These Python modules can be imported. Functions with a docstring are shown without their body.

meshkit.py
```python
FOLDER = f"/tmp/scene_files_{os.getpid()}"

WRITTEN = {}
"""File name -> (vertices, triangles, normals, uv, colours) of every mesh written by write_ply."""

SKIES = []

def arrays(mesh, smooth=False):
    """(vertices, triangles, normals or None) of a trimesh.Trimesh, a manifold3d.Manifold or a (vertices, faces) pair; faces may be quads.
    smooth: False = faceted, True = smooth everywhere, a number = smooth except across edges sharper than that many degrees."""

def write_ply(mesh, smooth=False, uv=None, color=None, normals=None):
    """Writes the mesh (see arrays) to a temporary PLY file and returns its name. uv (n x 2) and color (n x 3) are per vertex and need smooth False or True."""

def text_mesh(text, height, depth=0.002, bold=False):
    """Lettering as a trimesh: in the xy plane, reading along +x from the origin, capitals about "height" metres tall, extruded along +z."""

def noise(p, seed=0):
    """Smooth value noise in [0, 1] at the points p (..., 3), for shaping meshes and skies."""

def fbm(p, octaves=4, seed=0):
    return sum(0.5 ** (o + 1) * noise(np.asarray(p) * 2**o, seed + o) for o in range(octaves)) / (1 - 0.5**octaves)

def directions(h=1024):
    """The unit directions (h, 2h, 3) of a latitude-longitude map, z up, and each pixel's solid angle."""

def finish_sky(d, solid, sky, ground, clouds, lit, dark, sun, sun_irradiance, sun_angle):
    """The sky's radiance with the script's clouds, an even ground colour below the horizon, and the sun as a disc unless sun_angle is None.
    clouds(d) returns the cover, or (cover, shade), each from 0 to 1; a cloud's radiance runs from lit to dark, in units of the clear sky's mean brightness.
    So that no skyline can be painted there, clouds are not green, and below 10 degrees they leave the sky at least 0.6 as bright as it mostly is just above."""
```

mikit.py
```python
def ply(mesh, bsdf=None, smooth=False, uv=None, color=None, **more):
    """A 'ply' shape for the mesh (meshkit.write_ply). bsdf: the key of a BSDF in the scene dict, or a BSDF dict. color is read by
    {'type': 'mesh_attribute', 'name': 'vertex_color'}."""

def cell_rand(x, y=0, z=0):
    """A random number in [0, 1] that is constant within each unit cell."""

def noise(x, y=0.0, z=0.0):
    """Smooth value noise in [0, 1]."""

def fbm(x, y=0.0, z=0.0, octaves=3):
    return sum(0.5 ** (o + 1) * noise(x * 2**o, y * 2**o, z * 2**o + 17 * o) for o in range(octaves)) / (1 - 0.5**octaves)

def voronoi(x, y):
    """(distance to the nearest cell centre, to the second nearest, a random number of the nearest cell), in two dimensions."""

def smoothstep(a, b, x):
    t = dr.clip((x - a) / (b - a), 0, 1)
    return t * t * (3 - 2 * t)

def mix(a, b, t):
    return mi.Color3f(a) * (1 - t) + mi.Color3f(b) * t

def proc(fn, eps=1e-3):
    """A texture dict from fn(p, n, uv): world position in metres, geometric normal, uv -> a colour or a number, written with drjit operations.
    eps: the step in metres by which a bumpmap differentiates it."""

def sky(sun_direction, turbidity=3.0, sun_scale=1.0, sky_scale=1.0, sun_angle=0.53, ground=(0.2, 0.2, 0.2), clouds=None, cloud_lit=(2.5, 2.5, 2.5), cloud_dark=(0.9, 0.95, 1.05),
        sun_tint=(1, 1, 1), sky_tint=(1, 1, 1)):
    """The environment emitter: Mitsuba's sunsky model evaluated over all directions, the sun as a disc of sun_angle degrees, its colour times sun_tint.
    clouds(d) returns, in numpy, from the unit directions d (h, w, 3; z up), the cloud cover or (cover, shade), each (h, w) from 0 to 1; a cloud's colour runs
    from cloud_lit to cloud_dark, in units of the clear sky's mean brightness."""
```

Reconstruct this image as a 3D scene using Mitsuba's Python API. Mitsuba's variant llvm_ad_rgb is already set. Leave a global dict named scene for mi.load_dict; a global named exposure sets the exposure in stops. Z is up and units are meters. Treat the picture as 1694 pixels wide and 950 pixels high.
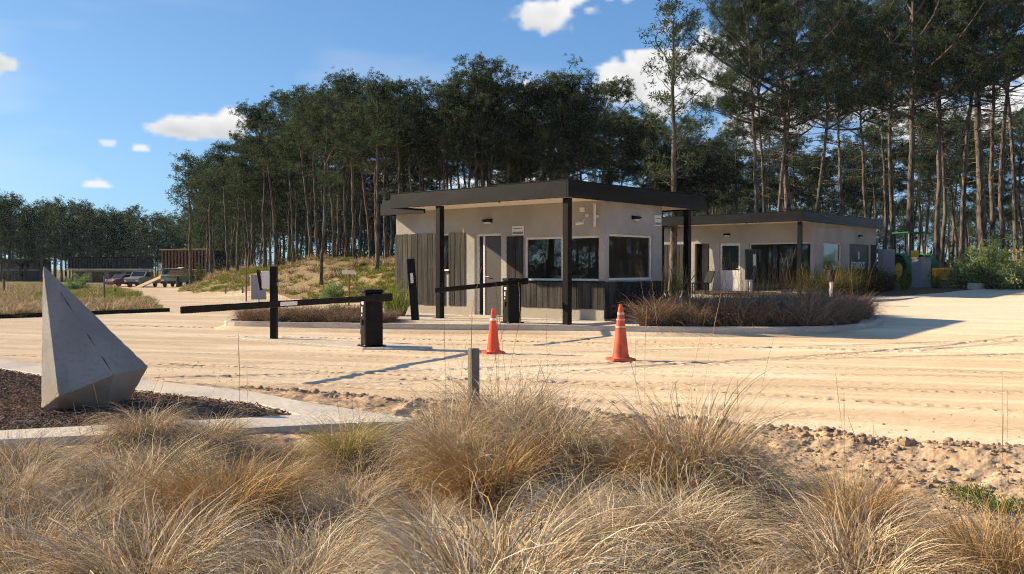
import math, random
import numpy as np, trimesh
import mitsuba as mi, drjit as dr
import mikit, meshkit
from mikit import proc, noise as nz, fbm as fb, mix, smoothstep as sst, voronoi
from shapely.geometry import Polygon, box as sbox
from shapely.ops import triangulate

T = mi.ScalarTransform4f
scene, labels = {}, {}

# ---------------------------------------------------------------- camera, sky, exposure
H = 1.4
FPX = 1550.0
scene['camera'] = {'type': 'perspective', 'fov': 2 * math.degrees(math.atan(847 / FPX)), 'fov_axis': 'x',
                   'near_clip': 0.05, 'far_clip': 3000.0,
                   'to_world': T().look_at(origin=[0, 0, H], target=[0, 100, H - 100 * 29 / FPX], up=[0, 0, 1])}
SUN = np.array([-1.9, 0.56, 1.0])


def clouds(d):
    az = np.degrees(np.arctan2(d[..., 0], d[..., 1]))
    el = np.degrees(np.arcsin(np.clip(d[..., 2], -1, 1)))
    q = np.stack([az * 0.55, el * 0.75, az * 0], -1)
    n1 = meshkit.fbm(q, 5, 3) - 0.5
    n2 = meshkit.fbm(q * 2.7 + 9, 4, 11) - 0.5
    cover, shade = np.zeros_like(az), np.zeros_like(az)
    spots = [(2.1, 15.0, 2.9, 1.35, 1.0), (3.6, 16.1, 1.6, .8, 1.0), (-29.8, 11.0, 1.9, 1.05, 1.0), (-18.2, 8.1, 3.0, .95, 1.0), (-16.6, 8.4, 1.6, .8, 1.0),
             (-23.9, 4.7, .85, .3, .8), (-21.6, 6.8, .65, .25, .75), (-23.2, 7.05, .45, .18, .6),
             (6.9, 10.6, 2.6, 1.5, 1.0), (10.2, 10.6, 4.8, 2.7, 1.0), (12.2, 12.6, 2.6, 1.3, 1.0), (1.0, 9.9, 1.0, 1.0, 1.0), (15.0, 8.6, 4.0, 1.8, 1.0), (24.5, 8.0, 4.6, 1.9, 1.0), (29.0, 8.6, 4.0, 2.0, 1.0),
             (-15.5, 3.4, 1.8, .7, .9), (-5.5, 5.4, 3.0, .9, .9), (1.0, 5.2, 3.5, .8, .9), (23.0, 15.8, 1.8, .7, .6), (-17.6, 15.9, .45, .25, .6),
             (7.0, 15.9, .35, .25, .6), (5.9, 15.9, .3, .2, .5), (-31.0, 8.3, .8, .3, .7)]
    rng = np.random.default_rng(5)
    for _ in range(46):
        a = rng.uniform(-180, 180)
        if abs(a) < 36:
            continue
        spots.append((a, rng.uniform(5, 40), rng.uniform(1, 6), rng.uniform(.5, 2.2), rng.uniform(.6, 1)))
    for a, e, ra, re, s in spots:
        da = (az - a + 180) % 360 - 180
        r = np.sqrt((da / ra) ** 2 + ((el - e) / (re * np.where(el > e, 1.15, .75))) ** 2)
        c = np.clip((1.0 - r + 1.5 * n1 + .7 * n2) * 2.4, 0, 1) * (r < 2.2) * s
        c = c * c * (3 - 2 * c)
        sh = np.clip(.45 - (el - e) / (re * 1.6) + 1.6 * n1, 0, 1) * (re > .9) * np.clip(1.6 - r, 0, 1)
        shade = np.where(c > cover, sh, shade)
        cover = np.maximum(cover, c)
    wisps = np.clip((meshkit.fbm(np.stack([az * .05, el * .2, az * 0], -1), 5, 31) - .5) * 1.2, 0, .12)
    return np.maximum(cover, wisps * (el > 2)), shade * .55


scene['sky_light'] = mikit.sky(SUN, turbidity=3, ground=(.3, .24, .17), clouds=clouds, cloud_lit=(3.1, 3.05, 3.0), cloud_dark=(1.25, 1.35, 1.5),
                               sun_scale=1.5, sky_scale=.85, sun_tint=(.97, .99, 1.0), sky_tint=(.66, .94, 1.28))
exposure = 2.22
HAZE = 0.0001


# ---------------------------------------------------------------- helpers
def P(px, py, d):
    """the point at depth d seen at a pixel of the photograph (for measuring)"""
    return np.array([(px - 847) / FPX * d, d, H - (py - 446) / FPX * d])


def sm(a, b, x):
    t = np.clip((x - a) / (b - a), 0, 1)
    return t * t * (3 - 2 * t)


def numbered(key):
    if key not in scene and key not in labels and key not in used:
        used.add(key)
        return key
    n = 1
    while f'{key}_{n:03d}' in used:
        n += 1
    used.add(f'{key}_{n:03d}')
    return f'{key}_{n:03d}'


used = set()


def thing(name, label, cat, group=None):
    k = numbered(name)
    labels[k] = {'label': label, 'category': cat}
    if group:
        labels[k]['group'] = group
    return k


def put(key, mesh, bsdf, smooth=False, color=None, label=None):
    """one entry of the scene under its own key"""
    k = numbered(key)
    scene[k] = mikit.ply(mesh, bsdf, smooth=smooth, color=color)
    if label:
        labels[k] = {'label': label}
    return k


def single(name, mesh, bsdf, label, cat, smooth=False, group=None, color=None):
    k = thing(name, label, cat, group)
    scene[k] = mikit.ply(mesh, bsdf, smooth=smooth, color=color)
    return k


def structure(name, mesh, bsdf, smooth=False, color=None, kind='structure', label=None):
    k = numbered(name)
    scene[k] = mikit.ply(mesh, bsdf, smooth=smooth, color=color)
    labels[k] = {'kind': kind}
    if label:
        labels[k]['label'] = label
    return k


def cat(*ms):
    return trimesh.util.concatenate([m for m in ms if m is not None])


def bx(x0, x1, y0, y1, z0, z1, bev=0.0):
    """a box between two corners, its edges chamfered"""
    c, e = np.array([(x0 + x1) / 2, (y0 + y1) / 2, (z0 + z1) / 2]), np.abs([x1 - x0, y1 - y0, z1 - z0])
    if bev <= 0:
        m = trimesh.creation.box(e)
    else:
        b = min(bev, .45 * e.min())
        h = e / 2
        pts = []
        for sx in (-1, 1):
            for sy in (-1, 1):
                for sz in (-1, 1):
                    s = np.array([sx, sy, sz])
                    for a in range(3):
                        q = h - b
                        q[a] = h[a]
                        pts.append(s * q)
        m = trimesh.convex.convex_hull(np.array(pts))
    m.apply_translation(c)
    return m


def tube(pts, rad, sides=6):
    p = np.asarray(pts, float)
    rad = np.broadcast_to(np.asarray(rad, float), (len(p),))
    t = np.gradient(p, axis=0)
    t /= np.linalg.norm(t, axis=1, keepdims=True) + 1e-12
    a = np.cross(t, np.where(np.abs(t[:, 2:]) < .9, [0, 0, 1.0], [1.0, 0, 0]))
    a /= np.linalg.norm(a, axis=1, keepdims=True) + 1e-12
    for i in range(1, len(a)):
        a[i] = a[i - 1] - t[i] * np.dot(a[i - 1], t[i])
        a[i] /= np.linalg.norm(a[i]) + 1e-12
    b, ang = np.cross(t, a), np.arange(sides) * 2 * np.pi / sides
    v = p[:, None] + rad[:, None, None] * (np.cos(ang)[None, :, None] * a[:, None] + np.sin(ang)[None, :, None] * b[:, None])
    i, j = np.meshgrid(np.arange(len(p) - 1), np.arange(sides), indexing='ij')
    q = np.stack([i * sides + j, i * sides + (j + 1) % sides, (i + 1) * sides + (j + 1) % sides, (i + 1) * sides + j], -1).reshape(-1, 4)
    n = len(p) * sides
    V = np.vstack([v.reshape(-1, 3), p[0], p[-1]])
    k = np.arange(sides)
    f = np.vstack([q[:, [0, 1, 2]], q[:, [0, 2, 3]], np.stack([k * 0 + n, (k + 1) % sides, k], 1), np.stack([k * 0 + n + 1, n - 2 * 0 - sides + k, n - sides + (k + 1) % sides], 1)])
    return trimesh.Trimesh(V, f, process=False)


def lathe(prof, n=32):
    return trimesh.creation.revolve(np.array(prof, float), sections=n)


def cyl(r, p0, p1, n=16):
    return trimesh.creation.cylinder(radius=r, segment=[p0, p1], sections=n)


def frame_matrix(A, z, ux, uy):
    """local (t, n, z) -> world"""
    m = np.eye(4)
    m[:3, 0], m[:3, 1], m[:3, 3] = [ux[0], ux[1], 0], [uy[0], uy[1], 0], [A[0], A[1], z]
    return m


def place(mesh, m):
    mesh = mesh.copy()
    mesh.apply_transform(m)
    return mesh


def rotz(a, x=0, y=0, z=0):
    m = trimesh.transformations.rotation_matrix(a, [0, 0, 1])
    m[:3, 3] = [x, y, z]
    return m


def extr(poly, h, z0=0):
    m = trimesh.creation.extrude_polygon(poly, h, engine='earcut')
    m.apply_translation([0, 0, z0])
    return m


def wall_sheet(w0, w1, z0, z1, holes, thick):
    """a wall in the x-z plane from y=0 back to y=-thick, openings cut through"""
    p = sbox(w0, z0, w1, z1)
    for h in holes:
        p = p.difference(sbox(h[0], h[2], h[1], h[3]))
    m = extr(p, thick)
    m.apply_transform(np.array([[1, 0, 0, 0], [0, 0, 1, 0], [0, 1, 0, 0], [0, 0, 0, 1.0]]))   # (x,y,z)->(x, z, y)
    m.apply_translation([0, -thick, 0])
    m.invert() if m.volume < 0 else None
    return m


# ---------------------------------------------------------------- ground shape
def edge(x):
    return 9.19 - .58 * x


def hill_s(x, y):
    return np.minimum((x + 24) * .851 + (y - 68) * .524, x + .335 * y + 1.0)


def G(x, y):
    x, y = np.asarray(x, float), np.asarray(y, float)
    z = .45 * np.clip((y - 17) / 18, 0, 1.7) * sm(3, 9, x)
    z = z - .6 * sm(35, 110, y) * sm(0, -12, x)
    s = hill_s(x, y) + 1.2 * (meshkit.noise(np.stack([x * .22, y * .22, x * 0], -1), 4) - .5)
    left = 1 - sm(-4, 3, x)
    z = z + left * (1.7 * sm(-1, 5, s) + .45 * sm(5, 30, s)) * sm(130, 90, y)
    z = z + left * .55 * np.exp(-(((x + 12.0) / 3.2) ** 2 + ((y - 53) / 5.0) ** 2))
    w = sm(-4, 3, x)
    z = np.maximum(z, .85 * sm(36, 56, y) * w - 10 * (1 - w))
    z = z + .25 * (meshkit.fbm(np.stack([x * .11, y * .11, x * 0], -1), 3, 8) - .5) * sm(33, 50, y)
    q = np.minimum((edge(x) - y) * .865, 8.48 + .302 * (x + 1.34) - y + sm(-1.3, 0, x) * 9)
    z = z - .24 * sm(.15, 2.1, q) + .045 * np.exp(-((q - .12) / .2) ** 2) * sm(-1.6, -.6, x)
    return z


def line_track(x, y, x0, y0, x1, y1, bow):
    dx, dy = x1 - x0, y1 - y0
    L = math.hypot(dx, dy)
    u = ((x - x0) * dx + (y - y0) * dy) / L
    v = (-(x - x0) * dy + (y - y0) * dx) / L
    return u, v - bow * (1 - (2 * u / L - 1) ** 2)


def detail(x, y):
    """ripples, tyre ruts with their lug prints, and lumps in the loose sand"""
    p = np.stack([x, y, x * 0], -1)
    a = sm(60, 18, y) * sm(-30, -12, x) * sm(34, 14, x)
    z = .018 * (meshkit.fbm(p * np.array([.9, 1.6, 1]), 3, 1) - .5) + .003 * (meshkit.fbm(p * np.array([2.0, 6, 1]), 3, 2) - .5)
    road = sm(-.2, .35, (y - edge(x)) * .865)
    rng = np.random.default_rng(12)
    tracks = [(-12, 15.4, 14, 3.2, .5), (-12, 16.6, 14, 4.2, .8), (-10, 15.6, 16, 6.5, .9), (-12, 16.8, 18, 8.6, 1.0), (-14, 17.3, 18, 12.0, .6), (-14, 18.6, 20, 13.6, .8),
              (-14, 15.2, 16, 11.2, -.3), (-14, 24.5, 8, 14.9, 1.0), (-2, 12.8, 24, 17.5, .8), (-2, 14.6, 24, 20.3, .9), (2, 13.4, 22, 30, -1.2), (4, 14.5, 24, 30, -1.1), (-16, 21, 2, 17.6, .5), (-14, 13.9, 14, 9.0, .3)]
    for i, (x0, y0, x1, y1, bow) in enumerate(tracks):
        u, v = line_track(x, y, x0, y0, x1, y1, bow)
        v = v + .05 * np.sin(u * .7 + i)
        w = rng.uniform(.085, .13)
        dep = rng.uniform(.016, .036)
        fade = np.clip(.35 + 1.3 * (meshkit.noise(np.stack([u * .35, x * 0 + i * 7.3, x * 0], -1), i) - .3), 0, 1)
        prof = np.exp(-(v / w) ** 4)
        rim = np.exp(-((np.abs(v) - w * 1.35) / (w * .3)) ** 2)
        lug = (np.sin((u + np.abs(v) * .8) * 2 * np.pi / rng.uniform(.13, .19)) > .1) * prof
        z = z + fade * (-dep * prof + .5 * dep * rim + .9 * dep * lug)
    bank = (1 - road) * sm(3.2, .6, (edge(x) - y) * .865)
    lump = .075 * (meshkit.fbm(p * np.array([5, 5, 1.0]), 3, 6) - .42) + .05 * np.clip(meshkit.noise(p * 9, 9) - .55, 0, 1)
    ridge = np.exp(-(((edge(x) - y) * .865 - .15) / .28) ** 2) * (.09 * meshkit.fbm(p * 7, 3, 21) - .02)
    return a * (z * road + bank * lump + ridge * sm(-3.5, -2, x))


def Gz(x, y):
    return float(G(np.array([x]), np.array([y]))[0])


xs = np.concatenate([-np.geomspace(10.2, 900, 74)[::-1], np.arange(-10, 12.5, .036), np.geomspace(12.7, 900, 72)])
ys = np.concatenate([np.linspace(-400, -14, 20), np.arange(-12, 5.4, .3), np.arange(5.5, 18, .036), np.geomspace(18.06, 45, 190), np.geomspace(45.4, 1800, 120)])
XX, YY = np.meshgrid(xs, ys, indexing='ij')
ZZ = G(XX, YY) + detail(XX, YY)
V = np.stack([XX, YY, ZZ], -1).reshape(-1, 3)
nx, ny = XX.shape
ii, jj = np.meshgrid(np.arange(nx - 1), np.arange(ny - 1), indexing='ij')
a = (ii * ny + jj).ravel()
F = np.vstack([np.stack([a, a + ny, a + ny + 1], 1), np.stack([a, a + ny + 1, a + 1], 1)])


def split_by(V, F, sd):
    """cuts a triangle sheet along sd = 0: (vertices, faces where sd > 0, faces where sd < 0)"""
    sd = np.where(np.abs(sd) < 1e-6, 1e-6, sd)
    pos = sd[F] > 0
    k = pos.sum(1)
    keep_p, keep_n, outp, outn, newv, n = F[k == 3], F[k == 0], [], [], [], len(V)
    for want in (1, 2):
        f, p = F[k == want], pos[k == want]
        if not len(f):
            continue
        odd = np.argmax(p if want == 1 else ~p, 1)
        r = np.arange(len(f))
        A, B, C = f[r, odd], f[r, (odd + 1) % 3], f[r, (odd + 2) % 3]

        def cut(a, b):
            t = sd[a] / (sd[a] - sd[b])
            return V[a] + t[:, None] * (V[b] - V[a])
        ab, ac = n + np.arange(len(f)), n + len(f) + np.arange(len(f))
        newv += [cut(A, B), cut(A, C)]
        n += 2 * len(f)
        tri, quad = np.stack([A, ab, ac], 1), np.vstack([np.stack([ab, B, C], 1), np.stack([ab, C, ac], 1)])
        (outp if want == 1 else outn).append(tri)
        (outn if want == 1 else outp).append(quad)
    return np.vstack([V] + newv), np.vstack([keep_p] + outp), np.vstack([keep_n] + outn)


def compact(V, F):
    u, inv = np.unique(F, return_inverse=True)
    return trimesh.Trimesh(V[u], inv.reshape(-1, 3), process=False)


def sd_road(x, y):
    n = 1.0 * (meshkit.fbm(np.stack([x * .6, y * .6, x * 0], -1), 3, 41) - .5)
    near = (y - edge(x)) * .865 + .25 * n
    field = np.maximum(31.4 + 1.39 * (x + 11.3) - y, x - (-11.3 - .44 * (y - 31)) + n * sm(31, 45, y) * 2) * .6
    hill = -hill_s(x, y) - .6 + 1.2 * n + 3.0 * sm(-3, 4, x) * sm(60, 30, y)
    right = 31.9 + 1.03 * (x - 12.1) - y + .5 * n
    right = np.where(x < 6, np.maximum(right, 34 - y), right)
    return np.minimum.reduce([near, field, np.where(x < 0, hill, right), 230 - y, 60 - np.abs(x + 20) * .6])


Vg, Fr, Fg = split_by(V, F, sd_road(V[:, 0], V[:, 1]))


# ---------------------------------------------------------------- materials
def diffuse(name, col, rough=.8, spec=.3, **kw):
    scene[name] = {'type': 'twosided', 'b': {'type': 'principled', 'base_color': {'type': 'rgb', 'value': list(col)} if not isinstance(col, dict) else col, 'roughness': rough, 'specular': spec, **kw}}


def bumped(name, col, bump, scale, rough=.85, spec=.2, eps=2e-3):
    scene[name] = {'type': 'twosided', 'b': {'type': 'bumpmap', 'arbitrary': proc(bump, eps), 'scale': scale,
                                             'b': {'type': 'principled', 'base_color': proc(col) if callable(col) else {'type': 'rgb', 'value': list(col)}, 'roughness': rough, 'specular': spec}}}


def sand_col(p, n, uv):
    a = fb(p.x * .35, p.y * .55, 0, 4)
    b = fb(p.x * 3.1, p.y * 5.0, 2, 4)
    c = fb(p.x * 30, p.y * 30, 5, 2)
    col = mix([.515, .395, .26], [.60, .485, .34], sst(.35, .65, a))
    col = mix(col, [.47, .355, .245], sst(.58, .80, b) * .55)
    col = mix(col, [.42, .31, .21], sst(.62, .8, c) * .45)
    u, v = p.x * .94 - p.y * .34, p.x * .34 + p.y * .94
    st = fb(u * .22, v * 2.6, 11, 4)
    col = mix(col, [.44, .345, .235], sst(.50, .68, st) * .45)
    col = mix(col, [.70, .60, .46], sst(.48, .30, st) * .35)
    grey = sst(18, 26, p.y) * sst(3, 7, p.x)
    return mix(col, [.58, .50, .40], grey * .6)


bumped('sand', sand_col, lambda p, n, uv: fb(p.x * 22, p.y * 26, 0, 3) * .7 + .5 * fb(p.x * 5, p.y * 6, 3, 2), .010, .95, .1)


def land_col(p, n, uv):
    a = fb(p.x * .16, p.y * .16, 0, 4)
    b = fb(p.x * .9, p.y * .9, 3, 4)
    c = fb(p.x * 9, p.y * 9, 5, 3)
    straw = mix([.34, .26, .14], [.24, .17, .10], c)
    green = mix([.13, .16, .035], [.20, .21, .06], c)
    hill = mix(straw, green, sst(.42, .56, a * .65 + b * .35))
    hs = dr.minimum((p.x + 24) * .851 + (p.y - 68) * .524, p.x + .335 * p.y + 1.0)
    mound = dr.exp(-(dr.square((p.x + 12.5) / 5.5) + dr.square((p.y - 52) / 7)))
    hill = mix(hill, mix([.30, .225, .14], [.19, .14, .085], b), sst(.35, .8, mound + .5 * (b - .5)))
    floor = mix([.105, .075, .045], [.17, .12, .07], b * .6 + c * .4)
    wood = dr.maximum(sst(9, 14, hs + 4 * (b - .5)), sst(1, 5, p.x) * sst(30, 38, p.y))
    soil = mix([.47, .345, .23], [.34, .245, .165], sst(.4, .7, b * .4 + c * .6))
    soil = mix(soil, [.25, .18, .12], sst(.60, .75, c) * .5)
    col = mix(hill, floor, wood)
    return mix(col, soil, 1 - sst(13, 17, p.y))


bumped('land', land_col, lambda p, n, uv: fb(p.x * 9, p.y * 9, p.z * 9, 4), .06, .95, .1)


def plaster_col(p, n, uv):
    a = fb(p.x * 1.3, p.y * 1.3, p.z * 1.1, 4)
    b = fb(p.x * 14, p.y * 14, p.z * 14, 3)
    col = mix([.31, .30, .282], [.385, .372, .35], sst(.3, .7, a))
    col = mix(col, [.30, .285, .265], sst(.55, .75, b) * .3)
    low = sst(.75, .28, p.z + .25 * (a - .5))
    return mix(col, [.40, .335, .25], low * .45)


bumped('plaster', plaster_col, lambda p, n, uv: fb(p.x * 25, p.y * 25, p.z * 25, 3), .012, .9, .15)


def conc_col(p, n, uv):
    a = fb(p.x * 1.7, p.y * 1.7, p.z * 1.7, 4)
    b = fb(p.x * 23, p.y * 23, p.z * 23, 3)
    col = mix([.44, .40, .345], [.55, .505, .44], sst(.3, .7, a))
    col = mix(col, [.34, .30, .25], sst(.5, .75, b) * .4)
    return mix(col, [.60, .47, .32], sst(.55, .7, fb(p.x * .8, p.y * .8, 7, 3)) * .5 * sst(.5, .9, n.z))


bumped('concrete', conc_col, lambda p, n, uv: fb(p.x * 30, p.y * 30, p.z * 30, 3), .012, .9, .15)


def cast_col(p, n, uv):
    a = fb(p.x * 2.2, p.y * 2.2, p.z * 2.2, 4)
    b = fb(p.x * 40, p.y * 40, p.z * 40, 3)
    run = fb(p.x * 9, p.y * 9, p.z * .9, 3)
    col = mix([.23, .222, .215], [.31, .30, .285], sst(.3, .7, a))
    col = mix(col, [.20, .19, .175], sst(.52, .75, b) * .5)
    col = mix(col, [.20, .19, .18], sst(.55, .75, run) * .35)
    return mix(col, [.33, .25, .17], sst(.42, .05, p.z + .3 * (a - .5)) * .6)


bumped('cast_concrete', cast_col, lambda p, n, uv: fb(p.x * 45, p.y * 45, p.z * 45, 3), .01, .85, .2)


def wood_fn(base, dark, seed):
    def fn(p, n, uv):
        g = fb(p.x * 34 + seed, p.y * 34, p.z * 1.1 + seed, 4)
        a = fb(p.x * 3 + seed, p.y * 3, p.z * .7, 3)
        col = mix(base, dark, sst(.32, .66, g))
        return mix(col, [.085, .08, .075], sst(.5, .75, a) * .4)
    return fn


for i, (c0, c1) in enumerate([((.030, .0295, .030), (.009, .009, .0095)), ((.038, .037, .0365), (.013, .0127, .0127)), ((.024, .0238, .0242), (.008, .008, .0083)), ((.048, .046, .044), (.017, .0165, .016))]):
    bumped(f'board_{i}', wood_fn(c0, c1, i * 3.7), lambda p, n, uv: fb(p.x * 40, p.y * 40, p.z * 1.6, 3), .012, .75, .3)


def bark_col(p, n, uv):
    g = fb(p.x * 14, p.y * 14, p.z * 3.0, 4)
    a = fb(p.x * .8, p.y * .8, p.z * .6, 2)
    col = mix([.155, .13, .112], [.05, .043, .038], sst(.38, .62, g))
    return mix(col, [.23, .205, .18], sst(.5, .7, a) * .4)


bumped('bark', bark_col, lambda p, n, uv: fb(p.x * 14, p.y * 14, p.z * 3, 4), .05, .9, .15)
diffuse('black_metal', proc(lambda p, n, uv: mix([.004, .004, .0045], [.008, .0078, .0075], fb(p.x * 6, p.y * 6, p.z * 6, 3))), .5, .15)
diffuse('fascia_metal', proc(lambda p, n, uv: mix([.004, .005, .0065], [.010, .0105, .012], sst(.4, .75, fb(p.x * 1.6, p.y * 1.6, p.z * 5, 4)))), .45, .2)
diffuse('soffit', (.58, .53, .46), .8, .2)
diffuse('white_paint', (.66, .645, .62), .5, .4)
diffuse('alu', (.62, .61, .59), .35, .5)
diffuse('grey_panel', (.30, .31, .325), .55, .4)
diffuse('door_grey', (.055, .055, .058), .5, .4)
diffuse('interior', (.20, .19, .175), .9, .1)
diffuse('dark', (.012, .012, .013), .7, .3)
diffuse('slate', (.11, .12, .13), .8, .2)
diffuse('rubber', (.02, .02, .021), .75, .3)
diffuse('orange', proc(lambda p, n, uv: mix([.88, .085, .025], [.74, .07, .03], fb(p.x * 9, p.y * 9, p.z * 9, 3))), .42, .5)
diffuse('faded_orange', proc(lambda p, n, uv: mix([.62, .105, .045], [.40, .07, .04], sst(.35, .7, fb(p.x * 11, p.y * 11, p.z * 6, 4)))), .55, .4)
diffuse('reflector', (.80, .74, .70), .45, .5)
diffuse('worn_reflector', (.66, .36, .28), .5, .4)
diffuse('green_paint', (.028, .16, .055), .35, .5)
diffuse('totem_green', (.012, .026, .02), .4, .3)
diffuse('yellow_paint', (.72, .52, .04), .4, .5)
diffuse('amber_paint', (.72, .33, .02), .45, .4)
diffuse('red_paint', (.10, .014, .02), .25, .6)
diffuse('silver_paint', (.20, .21, .225), .3, .6)
diffuse('pale_green_paint', (.15, .22, .19), .4, .5)
diffuse('rust_wood', proc(lambda p, n, uv: mix([.30, .145, .075], [.17, .085, .05], fb(p.x * 5, p.y * 5, p.z * 1.2, 3))), .8, .2)
diffuse('plywood', (.40, .285, .175), .8, .2)
diffuse('stake_wood', proc(lambda p, n, uv: mix([.22, .20, .165], [.11, .10, .085], fb(p.x * 40, p.y * 40, p.z * 3, 3))), .85, .2)
diffuse('brown_stake', (.19, .10, .06), .85, .2)
diffuse('sign_black', (.014, .014, .015), .5, .4)
diffuse('sign_print', (.62, .62, .60), .6, .3)
diffuse('sign_blue', (.14, .19, .27), .6, .3)
diffuse('sign_red', (.50, .22, .18), .6, .3)
scene['glass'] = {'type': 'thindielectric', 'int_ior': 1.55, 'specular_transmittance': {'type': 'rgb', 'value': [.42, .44, .45]}}
diffuse('dark_glass', (.012, .014, .016), .06, .6)
scene['vertex_leaf'] = {'type': 'principledthin', 'base_color': {'type': 'mesh_attribute', 'name': 'vertex_color'}, 'roughness': .7, 'spec_trans': 0.0, 'diff_trans': .7, 'eta': 1.12}
scene['grass_blade'] = {'type': 'principledthin', 'base_color': {'type': 'mesh_attribute', 'name': 'vertex_color'}, 'roughness': .55, 'spec_trans': 0.0, 'diff_trans': .2}
scene['vertex_solid'] = {'type': 'twosided', 'b': {'type': 'diffuse', 'reflectance': {'type': 'mesh_attribute', 'name': 'vertex_color'}}}

# ---------------------------------------------------------------- setting: ground, road, kerbs
structure('sand_road', compact(Vg, Fr), 'sand', True)
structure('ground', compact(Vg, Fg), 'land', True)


def slab(name, pts, z1, z0, bsdf='concrete', bev=.012):
    p = Polygon(pts)
    body = extr(p, z1 - bev - z0, z0)
    inner = p.buffer(-bev, join_style=2)
    top = extr(inner, .004, z1 - .004)
    # chamfer: joins the outer ring with the inner one
    o, i_ = np.array(p.exterior.coords)[:-1], None
    ring = np.array(inner.exterior.coords)[:-1]
    idx = [int(np.argmin(((ring - q) ** 2).sum(1))) for q in o]
    n = len(o)
    v = np.vstack([np.c_[o, np.full(n, z1 - bev)], np.c_[ring[idx], np.full(n, z1)]])
    k = np.arange(n)
    f = np.vstack([np.stack([k, (k + 1) % n, (k + 1) % n + n], 1), np.stack([k, (k + 1) % n + n, k + n], 1)])
    return structure(name, cat(body, top, trimesh.Trimesh(v, f, process=False)), bsdf)


def smooth_line(pts, n=60):
    from scipy.interpolate import PchipInterpolator
    p = np.array(pts, float)
    s = np.r_[0, np.cumsum(np.linalg.norm(np.diff(p, axis=0), axis=1))]
    q = np.linspace(0, s[-1], n)
    return np.stack([PchipInterpolator(s, p[:, k])(q) for k in (0, 1)], 1)


# the concrete path and edging round the mulch bed (front left)
path_poly = [(-14, 19.3), (-7.69, 14.07), (-4.57, 11.47), (-2.85, 10.28), (-2.1, 9.48), (-.9, 8.44), (-.86, 8.25), (-1.34, 8.18), (-1.98, 8.66), (-2.61, 9.44), (-4.23, 10.49), (-6.96, 12.74), (-13.4, 18.2)]
slab('footpath', path_poly, .06, -.35)
edging_poly = [(-9.0, 5.87), (-1.345, 8.178), (-1.985, 8.655), (-2.35, 8.50), (-4.27, 7.81), (-9.0, 6.35)]
slab('edging', edging_poly, .058, -.35)
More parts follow.
